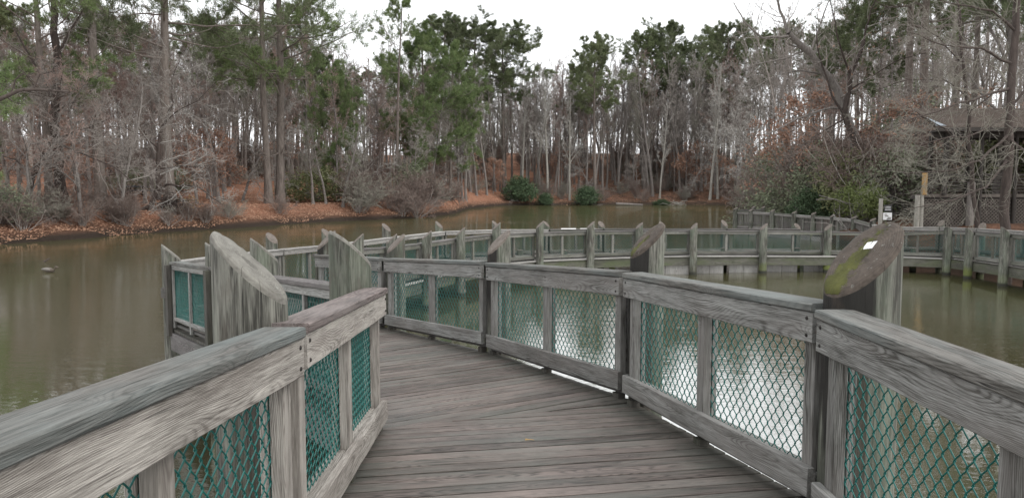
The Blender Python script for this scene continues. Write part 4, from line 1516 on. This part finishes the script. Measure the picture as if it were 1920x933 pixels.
place('pine_side', 505, 60, 29, 26.5, 'left trunk of the twin tall pines on the left bank', 'twin pines on the left bank', name=F_, wide=.9, rz=0.4)
place('pine_side', 526, 61, 30, 26.5, 'right trunk of the twin tall pines, its green limbs reaching right', 'twin pines on the left bank', name=F_, wide=1.0, rz=3.2)
place('pine_big', 320, 52, 24, 22.5, 'dark many limbed pine on the left bank with a wide heavy crown', None, name=F_, wide=1.05, rz=1)
place('pine_big', 191, 47, 27, 22.5, 'straight thick trunked pine near the left bank edge', None, name=F_, wide=.8, rz=2)
place('pine_side', 95, 44, 20, 26.5, 'pine with ivy wrapped trunk by the left edge', None, name=F_, wide=1.1, rz=5)
place('pine_full', -185, 31, 15, 18.5, 'pine boughs reaching in at the left edge of the picture', None, name=F_, wide=.85)
place('pine1', 600, 75, topH(600, 120, 75), 24, 'green pine behind and right of the twin pines', None, name=F_, wide=1.0)
place('pine_full', 628, 70, topH(628, 130, 70), 18.5, 'soft green pine low at the right of the twin pines', None, name=F_, wide=.7)
for k, (x, y, D) in enumerate(((40, 20, 70), (250, 60, 85), (400, 30, 75), (445, 70, 95), (560, 40, 90), (690, 130, 110), (150, 110, 100))):
    place(['pine0', 'pine1', 'pine2'][k % 3], x, D, topH(x, y, D), 23.7, '%s background pine of the left wood, counted by height in the haze of twigs' % ORD[k], 'background pines of the left wood', name=F_, wide=1.1)
# right bank
for k, (x, D, H, key, wide, lab) in enumerate(((1690, 46, 24, 'pine_big', .75, 'tall dark pine trunk left of the shelter roof'), (1727, 44, 25, 'pine_side', .8, 'second tall dark pine trunk, just above the shelter corner'),
        (1815, 40, 20, 'pine2', .9, 'pine trunk behind the shelter roof'), (1885, 38, 22, 'pine_big', .7, 'thick grey pine trunk at the right edge above the roof'),
        (1780, 60, 22, 'pine1', 1.1, 'dark pine in the wood behind the shelter'), (1600, 62, 19, 'pine1', 1.0, 'dark pine behind the leaning trees'),
        (1640, 55, 17, 'pine0', 1.1, 'bushy pine between the leaning trees and the shelter'), (1980, 34, 20, 'pine_big', .8, 'pine past the right picture edge'),
        (1545, 112, 22, 'pine1', 1.0, 'dark pine behind the red leaved beech'))):
    if x in (1545, 1600, 1640): H = topH(x, {1545: 66, 1600: 50, 1640: 10}[x], D)
    place(key, x, D, H, 23, lab, None, name=F_, wide=wide)

# wood: individual bare trees
def scatter_ok(lst, X_, Y_, md):
    for a_, b_ in lst:
        if (a_ - X_) ** 2 + (b_ - Y_) ** 2 < md * md: return False
    return True


taken = []
KEYS = ['bare0', 'bare1', 'bare2', 'bare3', 'bare4']
def wood_fill(n, xr, dfun, ytop, label, group, md=1.0, keys=KEYS, wts=(3, 3, .5, 1.8, 2.2), wide=(.8, 1.15), name='bare_tree'):
    c = 0; tries = 0
    while c < n and tries < n * 40:
        tries += 1
        x = rng.uniform(*xr)
        br = math.degrees(math.atan((x - 960) / FPX))
        Ds = float(np.interp(br, SB, SR)) * math.cos(math.radians(br))
        D = dfun(Ds)
        X_ = xat(x, D)
        if not scatter_ok(taken, X_, D, md): continue
        taken.append((X_, D))
        yt = ytop(x) + rng.uniform(-8, 45)
        H = max(9, min(25, topH(x, yt, D)))
        key = rng.choices(keys, wts[:len(keys)])[0]
        s = H / 20.5
        wd_ = rng.uniform(*wide)
        copy_tree(key, (X_, D, tz(X_, D) - .1), rng.uniform(0, 6.28), (s * wd_, s * wd_, s), label, 'tree', group, name)
        c += 1


cen_top = lambda x: np.interp(x, [650, 720, 850, 960, 1030, 1100, 1200, 1400], [110, 130, 122, 130, 118, 112, 100, 104])
wood_fill(118, (860, 1400), lambda Ds: Ds + rng.uniform(5, 30), cen_top, 'slim bare tree of the dense wood on the far bank across the pond', 'bare trees of the far wood')
wood_fill(42, (640, 880), lambda Ds: max(Ds + 4, rng.uniform(78, 125)), cen_top, 'slim bare tree in the wood behind the open crowned pine', 'bare trees behind the open crowned pine')
left_top = lambda x: np.interp(x, [-100, 100, 300, 500, 640], [0, 40, 20, 10, 90])
wood_fill(82, (-120, 640), lambda Ds: Ds + 6 + rng.random() ** 1.2 * 75, left_top, 'bare grey brown tree in the wood on the left bank', 'bare trees of the left wood')
wood_fill(12, (1390, 1560), lambda Ds: 98 + rng.random() * 35, lambda x: 88, 'bare tree in the wood at the right end of the far shore', 'bare trees right of the far shore')
wood_fill(18, (1560, 2050), lambda Ds: Ds + 14 + rng.random() * 60, lambda x: np.interp(x, [1560, 1650, 1750], [110, 20, -40]), 'bare tree in the wood behind the right bank', 'bare trees of the right wood')

for k in range(12):      # beyond the frame edges
    s_ = -1 if k % 2 else 1
    X_ = s_ * rng.uniform(34, 60); Y_ = rng.uniform(4, 40)
    if tz(X_, Y_) < .5: continue
    copy_tree(rng.choice(KEYS), (X_, Y_, tz(X_, Y_)), rng.uniform(0, 6), 1.0, 'bare tree beyond the picture edge', 'tree', 'bare trees beyond the picture edge', 'bare_tree')

# the mass of trees further back on all sides: nobody could count them
rr = random.Random(77)
LOW = dict(FOREST, max=3, n=[16, 6, 4], rmin=.022)
lowp = []
for k in range(4):
    out = []
    grow(out, (0, 0, -.3), np.array([rr.gauss(0, .03), rr.gauss(0, .03), 1]), 20, .22, 0, LOW, rr)
    lowp.append(tubes([(p, r) for p, r, d in out], 3))
AV, AF, nb_ = [], [], 0
for k in range(560):
    bd = math.radians(rr.uniform(-42, 40)); br = math.degrees(bd)
    rs_ = float(np.interp(br, SB, SR))
    R_ = max(rs_ + 32, 95) + rr.random() * 50
    X_, Y_ = R_ * math.sin(bd), R_ * math.cos(bd)
    V_, F_q = lowp[k % 4]
    a_ = rr.uniform(0, 6.28); sc_ = rr.uniform(.65, .98)
    Rm = np.array([[math.cos(a_), -math.sin(a_), 0], [math.sin(a_), math.cos(a_), 0], [0, 0, 1]])
    AV.append(V_ @ Rm.T * sc_ + np.array([X_, Y_, tz(X_, Y_)]))
    AF += [f + nb_ for f in F_q]; nb_ += len(V_)
o = link('far_woods', mesh_np('far_woods', np.concatenate(AV), AF, M['twig']))
tag(o, 'mass of bare trees far back in the woods round the pond', None, None, 'stuff')

# pale individual trunks of the far bank
for k, (x, yt, D, lab) in enumerate(((978, 150, 112, 'pale slender tree left of the white barked one on the far shore'), (1027, 120, 109.5, 'white barked straight tree at the far shore between two green bushes'),
        (1068, 165, 110, 'pale thin tree just left of the right green bush'), (1236, 190, 112, 'pale grey trunk right of the right green bush'),
        (1330, 110, 110, 'tall forked pale tree above the far shore bushes at right'), (1345, 120, 110.5, 'pale companion stem of the forked tree at right'))):
    place('bare2', x, D, topH(x, yt, D), 20.5, lab, None, wide=.8)
for k, (x, D, H) in enumerate(((588, 63, 7), (612, 64, 6.5), (643, 64, 8))):
    place('bare4', x, D, H, 20.5, '%s of three thin pale saplings on the orange bank by the olive bush' % ['leftmost', 'middle', 'rightmost'][k], 'thin saplings by the olive bush', wide=1.5)
# spreading small trees by the water
for k, (x, D, H, key, lab) in enumerate(((150, 43, 9.5, 'spread0', 'reddish twigged spreading tree on the left shore'), (60, 41, 8, 'spread1', 'grey spreading tree at the left shore corner'),
        (235, 46, 9, 'spread1', 'tangled bare tree leaning over the left shore'), (370, 56, 9.5, 'spread0', 'pinkish spreading tree behind the leaning shore tree'), (455, 62, 9.0, 'spread2', 'pale twigged tree left of the twin pines'),
        (20, 46, 11, 'spread0', 'reddish spreading tree at the left edge'), (700, 70, 6.5, 'spread2', 'white twigged small tree on the point'), (770, 74, 7, 'spread1', 'low branching tree on the point below the bright pine'),
        (690, 78, 13, 'spread0', 'reddish crowned tree left of the open crowned pine'), (300, 60, 13, 'spread0', 'reddish haze of twigs behind the dark pine'), (120, 60, 13, 'spread0', 'reddish twigged tree far back in the left wood'),
        (820, 86, 6, 'spread2', 'pale crooked tree at the point tip'), (1290, 112, 9, 'spread2', 'pale spreading tree with orange leaves behind on the far bank'), (1190, 112, 7, 'spread1', 'low grey tree on the far bank by the right bush'),
        (1110, 113, 8, 'spread2', 'pale low tree behind the right green bush'), (1440, 75, 10, 'spread2', 'grey spreading tree above the far end of the pond'), (1400, 100, 9, 'spread2', 'grey tree at the right end of the far shore'),
        (1540, 50, 9, 'spread0', 'reddish tree on the right bank behind the picket walkway'), (1500, 60, 10, 'spread1', 'brown twigged tree behind the picket walkway'))):
    place(key, x, D, H, 11.5, lab, None)
# beeches with orange leaves
for k, (x, D, H, key, lab) in enumerate(((110, 55, 8, 'beech0', 'orange leaved beech at the far left behind the shore tree'), (215, 60, 8, 'beech1', 'orange leaved beech behind the straight trunked pine'), (420, 62, 7, 'beech0', 'orange leaved young beech left of the twin pines'),
        (400, 57, 6, 'beech1', 'thin leaved beech near the dark brush pile'), (300, 75, 8, 'beech1', 'sparse orange beech deep in the left wood'), (560, 78, 8, 'beech1', 'sparse orange beech behind the olive bush'), (900, 108.5, 6, 'beech1', 'sparse orange beech at the left end of the far shore'),
        (925, 109, 6, 'beech0', 'orange leaved beech left of the far green bushes'), (1060, 118, 7, 'beech1', 'sparse beech between the far green bushes'), (1285, 116, 9, 'beech0', 'bright orange leaved beech on the far bank at right'), (1310, 119, 9, 'beech0', 'second bright orange beech on the far bank at right'),
        (1250, 120, 8, 'beech1', 'sparse orange beech left of the bright ones'), (1380, 110, 8, 'beech0', 'orange beech at the right end of the far bank'), (1500, 52, 7, 'beech1', 'red leaved beech behind the picket walkway bushes'), (1560, 48, 9, 'beech0', 'red leaved beech beside the leaning trees'),
        (1455, 66, 7, 'beech1', 'sparse red beech at the head of the right bank'), (1710, 44, 7, 'beech0', 'orange leaved beech left of the shelter roof'), (1860, 42, 7, 'beech1', 'orange leaved beech seen through the open shelter'), (830, 90, 6, 'beech1', 'sparse beech behind the point'))):
    place(key, x, D, H, 6.7, lab, None, wide=1.1)

# evergreen bushes
for k, (x, D, H, key, wide, lab) in enumerate(((590, 66, 3.2, 'leafy_olive', 1.25, 'big rounded olive green bush on the orange left bank'), (975, 107.5, 3.6, 'leafy_green', 1.15, 'left rounded green bush at the far waterline'),
        (1022, 107.2, 1.7, 'leafy_green', 1.5, 'low dark green bush beside the left rounded bush'), (1100, 108, 2.7, 'leafy_green', 1.5, 'right broad green bush at the far waterline'),
        (1430, 56, 3.2, 'leafy_grey', 1.2, 'grey green bush at the left end of the picket walkway'), (1480, 50, 3.6, 'leafy_grey', 1.2, 'grey green bush above the picket walkway, left of middle'), (1545, 46, 3.9, 'leafy_grey', .9, 'large olive bush above the picket walkway'),
        (1590, 42, 3.8, 'leafy_olive', .9, 'olive evergreen bush behind the reading board'), (1632, 37, 2.3, 'leafy_yellow', .9, 'bright yellow green bush left of the signpost'), (1600, 39, 2.4, 'leafy_yellow', 1.0, 'yellow green bush under the olive bush'),
        (1690, 38, 3.2, 'leafy_grey', 1.1, 'grey green shrub between signpost and shelter'), (1520, 44, 2.2, 'leafy_green', 1.0, 'small dark green bush behind the picket rail'), (1900, 37.5, 5.0, 'leafy_olive', .8, 'olive shrub at the right edge above the lattice'), (1450, 62, 4.2, 'leafy_grey', 1.3, 'tall grey green shrub at the head of the right bank'),
        (340, 70, 2.2, 'leafy_grey', 1.3, 'low green shrub behind the left bank clearing'), (250, 66, 2.2, 'leafy_grey', 1.3, 'dim green shrub in the left wood'), (352, 50.3, 1.6, 'leafy_straw', 1.1, 'yellow leaved small shrub by the leaning shore tree'), (5, 39.5, 1.9, 'leafy_grey', 1.3, 'grey green shrub in the lower left shore corner'),
        (770, 74, 3.5, 'leafy_grey', 1.2, 'grey green brush below the bright pine'), (1240, 107.6, 1.0, 'leafy_green', 2, 'low green strip of shrub by the floating log'), (1690, 60, 7, 'leafy_grey', 1, 'tall grey green holly in the wood left of the roof'))):
    place(key, x, D, H, 2.3, lab, None, 'bush', 'evergreen_bush' if key != 'leafy_straw' else 'straw_leaved_bush', wide=wide)

# twiggy shrubs along the shores
def shore_shrubs(n, xr, off, hr, label, group):
    for k in range(n):
        x = rng.uniform(*xr)
        br = math.degrees(math.atan((x - 960) / FPX))
        Ds = float(np.interp(br, SB, SR)) * math.cos(math.radians(br))
        D = Ds + rng.uniform(*off)
        place(rng.choice(['twiggy0', 'twiggy1', 'twiggy2', 'twiggy0']), x, D, rng.uniform(*hr), 2.2, label, group, 'shrub', 'bare_shrub', wide=rng.uniform(1, 1.5))


shore_shrubs(27, (-60, 260), (.3, 4), (1.0, 2.4), 'bare brown shrub in the thicket along the left shore', 'bare shrubs of the left shore thicket')
shore_shrubs(8, (300, 530), (.3, 2.5), (.8, 1.8), 'low bare shrub at the foot of the orange bank', 'low shrubs at the foot of the orange bank')
shore_shrubs(22, (660, 850), (.2, 7), (2.0, 3.6), 'bare brown shrub of the thicket on the point', 'bare shrubs of the point thicket')
shore_shrubs(42, (850, 1400), (.3, 14), (1.0, 3.0), 'bare brown shrub along the far bank', 'bare shrubs along the far bank')
shore_shrubs(56, (-60, 850), (28, 62), (2.5, 5.5), 'bare understory shrub inside the left wood', 'understory shrubs of the left wood')
shore_shrubs(34, (860, 1400), (18, 40), (3, 6), 'bare understory shrub inside the far wood', 'understory shrubs of the far wood')
shore_shrubs(30, (1390, 1950), (6, 40), (2, 5), 'bare understory shrub on the right bank', 'understory shrubs of the right bank')

# loose dead leaves on the banks
q = np.random.RandomState(5)
nl_ = 52000
lb = np.radians(np.concatenate([q.uniform(-36, -4, 36000), q.uniform(-4, 15.5, 16000)]))
lr_ = np.interp(np.degrees(lb), SB, SR) + .3 + 24 * q.rand(nl_) ** 1.6
LX, LY = lr_ * np.sin(lb), lr_ * np.cos(lb)
C = np.stack([LX, LY, terrain(LX, LY) + .03], -1)
lv = leaf_quads(C, .055, q, flat=.8)
m1 = tree_mat('dead_leaves', (0.30, 0.14, 0.08), (0.62, 0.42, 0.30), 0, 40.0)
o = link('fallen_leaves', mesh_np('fallen_leaves', lv[0], [lv[1]], m1))
tag(o, 'loose orange brown dead leaves strewn over the banks', None, None, 'stuff')

for k in range(12):
    x = 1410 + k * 27; D = 58 - k * 1.6
    place(['twiggy2', 'twiggy0'][k % 2], x, D, rng.uniform(3.6, 5.6), 2.2, 'tall wispy bare shrub among the evergreens behind the picket walkway', 'wispy shrubs behind the picket walkway', 'shrub', 'bare_shrub', wide=rng.uniform(.8, 1.2))

# ------------------------------------------------------------------ hero trees with drawn limbs
def hero(name, label, D, paths, P, bark, twig, sub=1.0, seed=1, dspread=1.2, extra_leaf=None):
    """paths: list of [(x,y,(dD)), ...], r0, r1. First path is the trunk."""
    rr = random.Random(seed)
    out = []
    p0 = unp(paths[0][0][0][0], paths[0][0][0][1], D)
    X0, Y0 = p0[0], p0[1]
    gz = tz(X0, Y0)
    for idx, (pth, r0, r1, lim) in enumerate(paths):
        pts = []
        for q, c in enumerate(pth):
            dd = c[2] if len(c) > 2 else 0
            pts.append(np.array(unp(c[0], c[1], D + dd)))
        pts = np.array(pts)
        if idx == 0: pts[0][2] = gz - .2
        # resample with slight wander
        seg = []
        for a_, b_ in zip(pts[:-1], pts[1:]):
            for f in (0, .34, .67):
                seg.append(a_ + (b_ - a_) * f + (np.array([rr.gauss(0, 1), rr.gauss(0, 1), rr.gauss(0, 1)]) * .018 * np.linalg.norm(b_ - a_) if f else 0))
        seg.append(pts[-1])
        seg = np.array(seg) - np.array([X0, Y0, gz])
        Lp = float(np.sum(np.linalg.norm(np.diff(seg, axis=0), axis=1)))
        Pq = dict(P); Pq['n'] = [lim] + list(P['n'][1:])
        Pq.pop('prof', None)
        Pq['lr'] = [sub * 2.2 / max(Lp, .5) if idx else sub * 2.4 / Lp] + list(P['lr'][1:])
        Pq['start'] = [.45 if idx == 0 else .12] + list(P['start'][1:])
        if idx == 0: pass
        grow(out, None, None, Lp, r0, 0, Pq, rr, r1, path=seg)
    ex = None
    if extra_leaf:
        q = np.random.RandomState(seed)
        tips = np.array([p[-1] for p, r, d in out if d >= 2])
        tips = tips[q.rand(len(tips)) < extra_leaf[0]]
        C = np.repeat(tips, 2, 0) + q.normal(size=(len(tips) * 2, 3)) * .08
        lv = leaf_quads(C, .06, q)
        ex = (lv[0], lv[1], M[extra_leaf[1]])
    me1, me2 = tree_meshes(out, name, M[bark], M[twig], 1, ex)
    root = empty(name, (X0, Y0, gz), label, 'tree')
    link('trunk', me1, root); link('crown', me2, root)
    return root


HP = dict(SPREAD, max=3, n=[10, 6, 5], rmin=.006, rr=[.35, .5, .55], ang=[55, 48, 45], start=[.1, .15, .1], lr=[.5, .5, .55], wob=[0, .17, .2, .22], up=[0, .04, .02, 0])
HPH = dict(HP, up=[0, 0, 0, 0], rmin=.005, wob=[0, .10, .12, .14], ang=[50, 38, 35], n=[10, 5, 4], lr=[.6, .55, .6])
# right bank: big tree leaning left over the water
hero('leaning_tree', 'large bare tree leaning left over the pond from the right bank', 45,
     [([(1618, 400), (1606, 285), (1570, 170, 0), (1520, 100, -1), (1478, 62, -2)], .30, .16, 8),
      ([(1478, 62, -2), (1462, 20, -2), (1450, -30, -2.5)], .10, .04, 10),
      ([(1478, 68, -2), (1430, 72, -2.5), (1395, 40, -3), (1376, 5, -3)], .08, .02, 14),
      ([(1510, 95, -1), (1470, 110, -2), (1420, 120, -3), (1380, 135, -3)], .05, .012, 12),
      ([(1545, 140, 0), (1500, 132, -1), (1460, 140, -2), (1400, 170, -3)], .06, .015, 14),
      ([(1585, 200, 0), (1545, 205, -1), (1490, 225, -2), (1440, 250, -3), (1415, 275, -3)], .07, .015, 14),
      ([(1520, 100, -1), (1540, 40, 0), (1560, -20, 0)], .06, .02, 10)], dict(HP, rmin=.0042, n=[8, 5, 3]), 'bark', 'twig', 1.15, 3)
hero('leaning_tree', 'dark crooked bare tree right of the large leaning one', 44,
     [([(1606, 400), (1607, 282), (1583, 215), (1594, 140), (1620, 75)], .22, .10, 6),
      ([(1583, 215), (1560, 180), (1535, 100), (1530, 40)], .08, .02, 8),
      ([(1594, 140), (1570, 70, -1), (1556, 0, -1)], .06, .02, 10),
      ([(1620, 75), (1632, 20), (1660, -30)], .06, .02, 10),
      ([(1590, 170), (1640, 140), (1690, 110, -1), (1740, 100, -1)], .05, .012, 12),
      ([(1586, 222, 0), (1545, 245, -.5), (1510, 270, -1), (1495, 300, -1)], .05, .012, 8)], dict(HP, rmin=.0042, n=[8, 5, 3]), 'bark_dark', 'twig', 1.15, 4, extra_leaf=(.12, 'leaf_orange'))
# right: fine horizontal twigs in front of the shelter
hero('bare_tree', 'dark trunked tree at the far right whose pale limbs sweep across the shelter', 26.5,
     [([(1893, 460), (1888, 330), (1895, 200), (1905, 60), (1915, -60)], .17, .10, 6),
      ([(1895, 165), (1850, 178, -.4), (1780, 200, -1), (1700, 225, -1.5), (1640, 258, -2)], .05, .010, 20),
      ([(1893, 250), (1840, 300, -.5), (1780, 320, -1), (1700, 325, -1.5), (1650, 312, -2)], .05, .010, 20),
      ([(1890, 300), (1850, 350, -1), (1800, 370, -1.5), (1740, 385, -2), (1700, 392, -2)], .045, .008, 18),
      ([(1890, 215), (1830, 250, -.5), (1760, 262, -1), (1700, 280, -1.5)], .04, .008, 18),
      ([(1900, 120), (1840, 90, -.5), (1770, 85, -1), (1700, 60, -1.5)], .05, .010, 18),
      ([(1905, 60), (1860, 20, -.5), (1800, 10, -1), (1720, -10, -1)], .05, .01, 16),
      ([(1895, 200), (1935, 150), (1990, 120)], .05, .01, 10),
      ([(1893, 260), (1930, 290, -1), (1990, 300, -1.5)], .05, .01, 12)], HPH, 'bark_dark', 'twig_olive', 1.05, 5)
hero('bare_tree', 'slender dark tree in front of the shelter roof', 29,
     [([(1832, 440), (1822, 300), (1812, 180), (1800, 60), (1795, -40)], .09, .04, 10),
      ([(1815, 210), (1870, 170), (1920, 130)], .035, .01, 14),
      ([(1812, 180), (1770, 150, -.5), (1700, 150, -1), (1640, 170, -1)], .03, .008, 18),
      ([(1805, 120), (1760, 70), (1700, 30)], .03, .008, 14),
      ([(1820, 290), (1770, 240, -.5), (1720, 215, -1), (1650, 205, -1)], .03, .008, 18)], HPH, 'bark_dark', 'twig', .95, 6)
hero('bare_tree', 'grey forked tree rising behind the shelter roof corner', 36,
     [([(1870, 400), (1880, 250), (1900, 120), (1890, 20), (1870, -60)], .22, .14, 6),
      ([(1897, 130), (1860, 60), (1840, 0)], .08, .03, 10), ([(1885, 220), (1850, 190), (1800, 120), (1780, 60)], .08, .02, 12)], HP, 'bark', 'twig_olive', 1.2, 8)
# left shore: leaning tree with two horizontal limbs
hero('leaning_tree', 'dark leaning shore tree with two long level limbs reaching right, beside the brush pile', 49.8,
     [([(258, 425), (283, 385), (297, 350), (297, 290), (303, 240), (325, 195)], .20, .07, 8),
      ([(298, 355), (312, 346), (345, 347, -.5), (375, 352, -1), (400, 372, -1), (415, 382, -1)], .085, .02, 10),
      ([(300, 316), (330, 312), (360, 313, -.5), (400, 308, -1)], .06, .015, 10),
      ([(297, 280), (270, 255), (235, 240), (190, 235)], .05, .012, 14),
      ([(303, 240), (330, 210), (370, 190), (410, 150)], .05, .012, 16),
      ([(325, 195), (322, 150), (340, 100)], .05, .012, 14)], HP, 'bark_dark', 'twig_pale', 1.6, 9)
hero('leaning_tree', 'crooked tree at the left shore with long bare limb hanging right', 43,
     [([(45, 430), (60, 330), (85, 285), (110, 265)], .2, .1, 4),
      ([(85, 285), (120, 272, -.3), (160, 290, -.6), (210, 310, -.8), (260, 345, -1), (290, 365, -1)], .075, .012, 16),
      ([(110, 265), (140, 245), (165, 240), (200, 225)], .07, .02, 12),
      ([(60, 330), (30, 300), (0, 290)], .06, .02, 10), ([(110, 265), (100, 200), (120, 130)], .07, .02, 14)], HP, 'bark_dark', 'twig', 1.6, 10)
hero('bare_tree', 'tree outside the left edge whose dark crooked bough reaches into view', 27,
     [([(-60, 480), (-50, 300), (-45, 190), (-40, 60)], .2, .12, 3),
      ([(-45, 200), (0, 186), (35, 170), (62, 168), (100, 170), (130, 172)], .085, .03, 5),
      ([(62, 168), (75, 140), (100, 133)], .03, .012, 4), ([(20, 180), (28, 150), (42, 138), (60, 145)], .03, .01, 4)], dict(HP, max=2, n=[5, 3]), 'bark_dark', 'bark_dark', .5, 11)
hero('ivy_trunk_tree', 'double trunk with shaggy base standing in the left shore thicket', 45,
     [([(115, 420), (110, 330), (104, 200), (100, 60), (98, -40)], .33, .16, 8), ([(135, 420), (118, 350), (112, 300)], .2, .15, 2),
      ([(104, 200), (70, 130), (30, 60)], .1, .04, 10), ([(102, 120), (130, 60), (160, 10)], .09, .03, 10)], HP, 'bark_dark', 'twig', 1.8, 12)

# brush pile, logs, drift sticks
def sticks(name, label, cat, x, D, n, Ls, r, rad, mat, flat=.25, zc=.15):
    X_ = xat(x, D); z = max(tz(X_, D), 0.0)
    rr = random.Random(int(x))
    ps = []
    for k in range(n):
        a_ = rr.uniform(0, 6.28); el = rr.gauss(0, flat)
        d = np.array([math.cos(a_) * math.cos(el), math.sin(a_) * math.cos(el), math.sin(el)])
        c = np.array([rr.gauss(0, rad), rr.gauss(0, rad * .6), abs(rr.gauss(zc, zc))])
        L_ = rr.uniform(.5, 1) * Ls
        mid_ = c + rand_perp(d, rr) * L_ * .12
        ps.append((np.array([c - d * L_ / 2, mid_, c + d * L_ / 2]), np.array([r, r, r * .5])))
    V_, F_ = tubes(ps, 4)
    o = link(name, mesh_np(name, V_, F_, mat), None, (X_, D, z))
    tag(o, label, cat)
    return o


sticks('brush_pile', 'dark pile of cut brush on the left bank below the leaning tree', 'brush pile', 322, 50.2, 260, 1.5, .015, .55, M['bark_dark'], zc=.35)
sticks('drift_sticks', 'tangle of dead sticks at the water edge by the point', 'sticks', 835, 78, 24, 2.0, .03, .6, M['bark_dark'], .4)
sticks('drift_sticks', 'pale dead branches lying in the water at the right end of the far shore', 'sticks', 1270, 106, 18, 2.6, .035, 1.2, M['bark_pale'], .2)
sticks('fallen_branch', 'pale dead branches leaning in the bushes left of the signpost', 'branch', 1590, 37, 7, 2.4, .018, .6, M['bark'], .4, zc=.5)
X_ = xat(1180, 106.2)
V_, F_ = tubes([(np.array([[-1.9, 0, .22], [0, .1, .16], [1.8, -.05, .08]]), np.array([.16, .14, .09]))], 8)
o = link('fallen_log', mesh_np('fallen_log', V_, F_, M['bark'], smooth=True), None, (X_, 106.0, 0))
tag(o, 'pale log lying along the far waterline between the bushes', 'log')
# stick poking from the water and the duck
P_ = unp(83, 491, 28.6)
V_, F_ = tubes([(np.array([[-.06, 0, -.05], [.0, 0, .03], [.12, 0, .10], [.2, 0, .13]]), np.array([.03, .028, .022, .012])), (np.array([[0, 0, .03], [-.07, 0, .05]]), np.array([.02, .012]))], 8)
o = link('floating_stick', mesh_np('floating_stick', V_, F_, M['bark_dark'], smooth=True), None, (xat(80, 28.8), 28.8, 0))
tag(o, 'dark stick poking out of the water behind the duck', 'stick')

DD = 25.4
dk_root = empty('duck', (xat(88, DD), DD, 0), 'brown duck with white flank swimming on the left water', 'duck')
prof = [(-.27, .075, .008), (-.22, .08, .03), (-.14, .075, .062), (-.04, .065, .088), (.06, .06, .085), (.13, .065, .06), (.165, .105, .042), (.185, .15, .04), (.215, .175, .045), (.245, .17, .036), (.268, .16, .016), (.30, .152, .012), (.315, .15, .004)]
V_, F_ = [], []
nsd = 14
for (x, z, r) in prof:
    for q in range(nsd):
        a_ = q / nsd * 6.2832
        V_.append((x, r * math.cos(a_) * (1.0 if x < .14 else .85), z + r * math.sin(a_) * (.8 if x < .14 else 1)))
for k in range(len(prof) - 1):
    for q in range(nsd):
        F_.append((k * nsd + q, k * nsd + (q + 1) % nsd, (k + 1) * nsd + (q + 1) % nsd, (k + 1) * nsd + q))
F_.append(tuple(range(nsd - 1, -1, -1))); F_.append(tuple(range((len(prof) - 1) * nsd, len(prof) * nsd)))
M['duck'] = simple('duck_plumage', (0.11, 0.085, 0.065), .8, 0, .5, 25)
M['duckw'] = simple('duck_pale_flank', (0.22, 0.20, 0.18), .8, 0, .2, 25)
link('body', mesh_np('body', V_, F_, M['duck'], smooth=True), dk_root)
for sg in (-1, 1):
    V_, F_ = [], []
    for k, (x, z, h, y) in enumerate(((-.28, .105, .006, .01), (-.2, .115, .03, .035), (-.1, .11, .045, .075), (.0, .095, .045, .090), (.07, .085, .02, .088))):
        for (dz_, dy_) in ((h, -.012), (h * .4, .008), (-h, .004), (0, -.02)):
            V_.append((x, sg * (y + dy_), z + dz_))
    for k in range(4):
        for q in range(4):
            F_.append((k * 4 + q, k * 4 + (q + 1) % 4, k * 4 + 4 + (q + 1) % 4, k * 4 + 4 + q))
    F_ += [(0, 1, 2, 3), (16, 17, 18, 19)]
    link('wing', mesh_np('wing', V_, F_, M['duckw'], smooth=True), dk_root)

# blue picnic table deep on the left bank
D = 60
X_ = xat(258, D); z0 = tz(X_, D)
pt = empty('picnic_table', (X_, D, z0), 'dark blue picnic table on the left bank clearing', 'table')
b = MB(); b.board(wfn, -.9, .9, -.38, .38, .70, .75); b.obj('tabletop', M['blue'], pt)
for sg in (-1, 1):
    b = MB(); b.board(wfn, -.9, .9, sg * .7 - .12, sg * .7 + .12, .41, .45); b.obj('bench', M['blue'], pt)
    b = MB(); b.vboard(wfn, sg * .6 - .04, sg * .6 + .04, -.3, -.22, 0, .70); b.vboard(wfn, sg * .6 - .04, sg * .6 + .04, .22, .3, 0, .70); b.board(wfn, sg * .6 - .03, sg * .6 + .03, -.8, .8, .36, .409)
    b.obj('leg', M['darkwood'], pt)
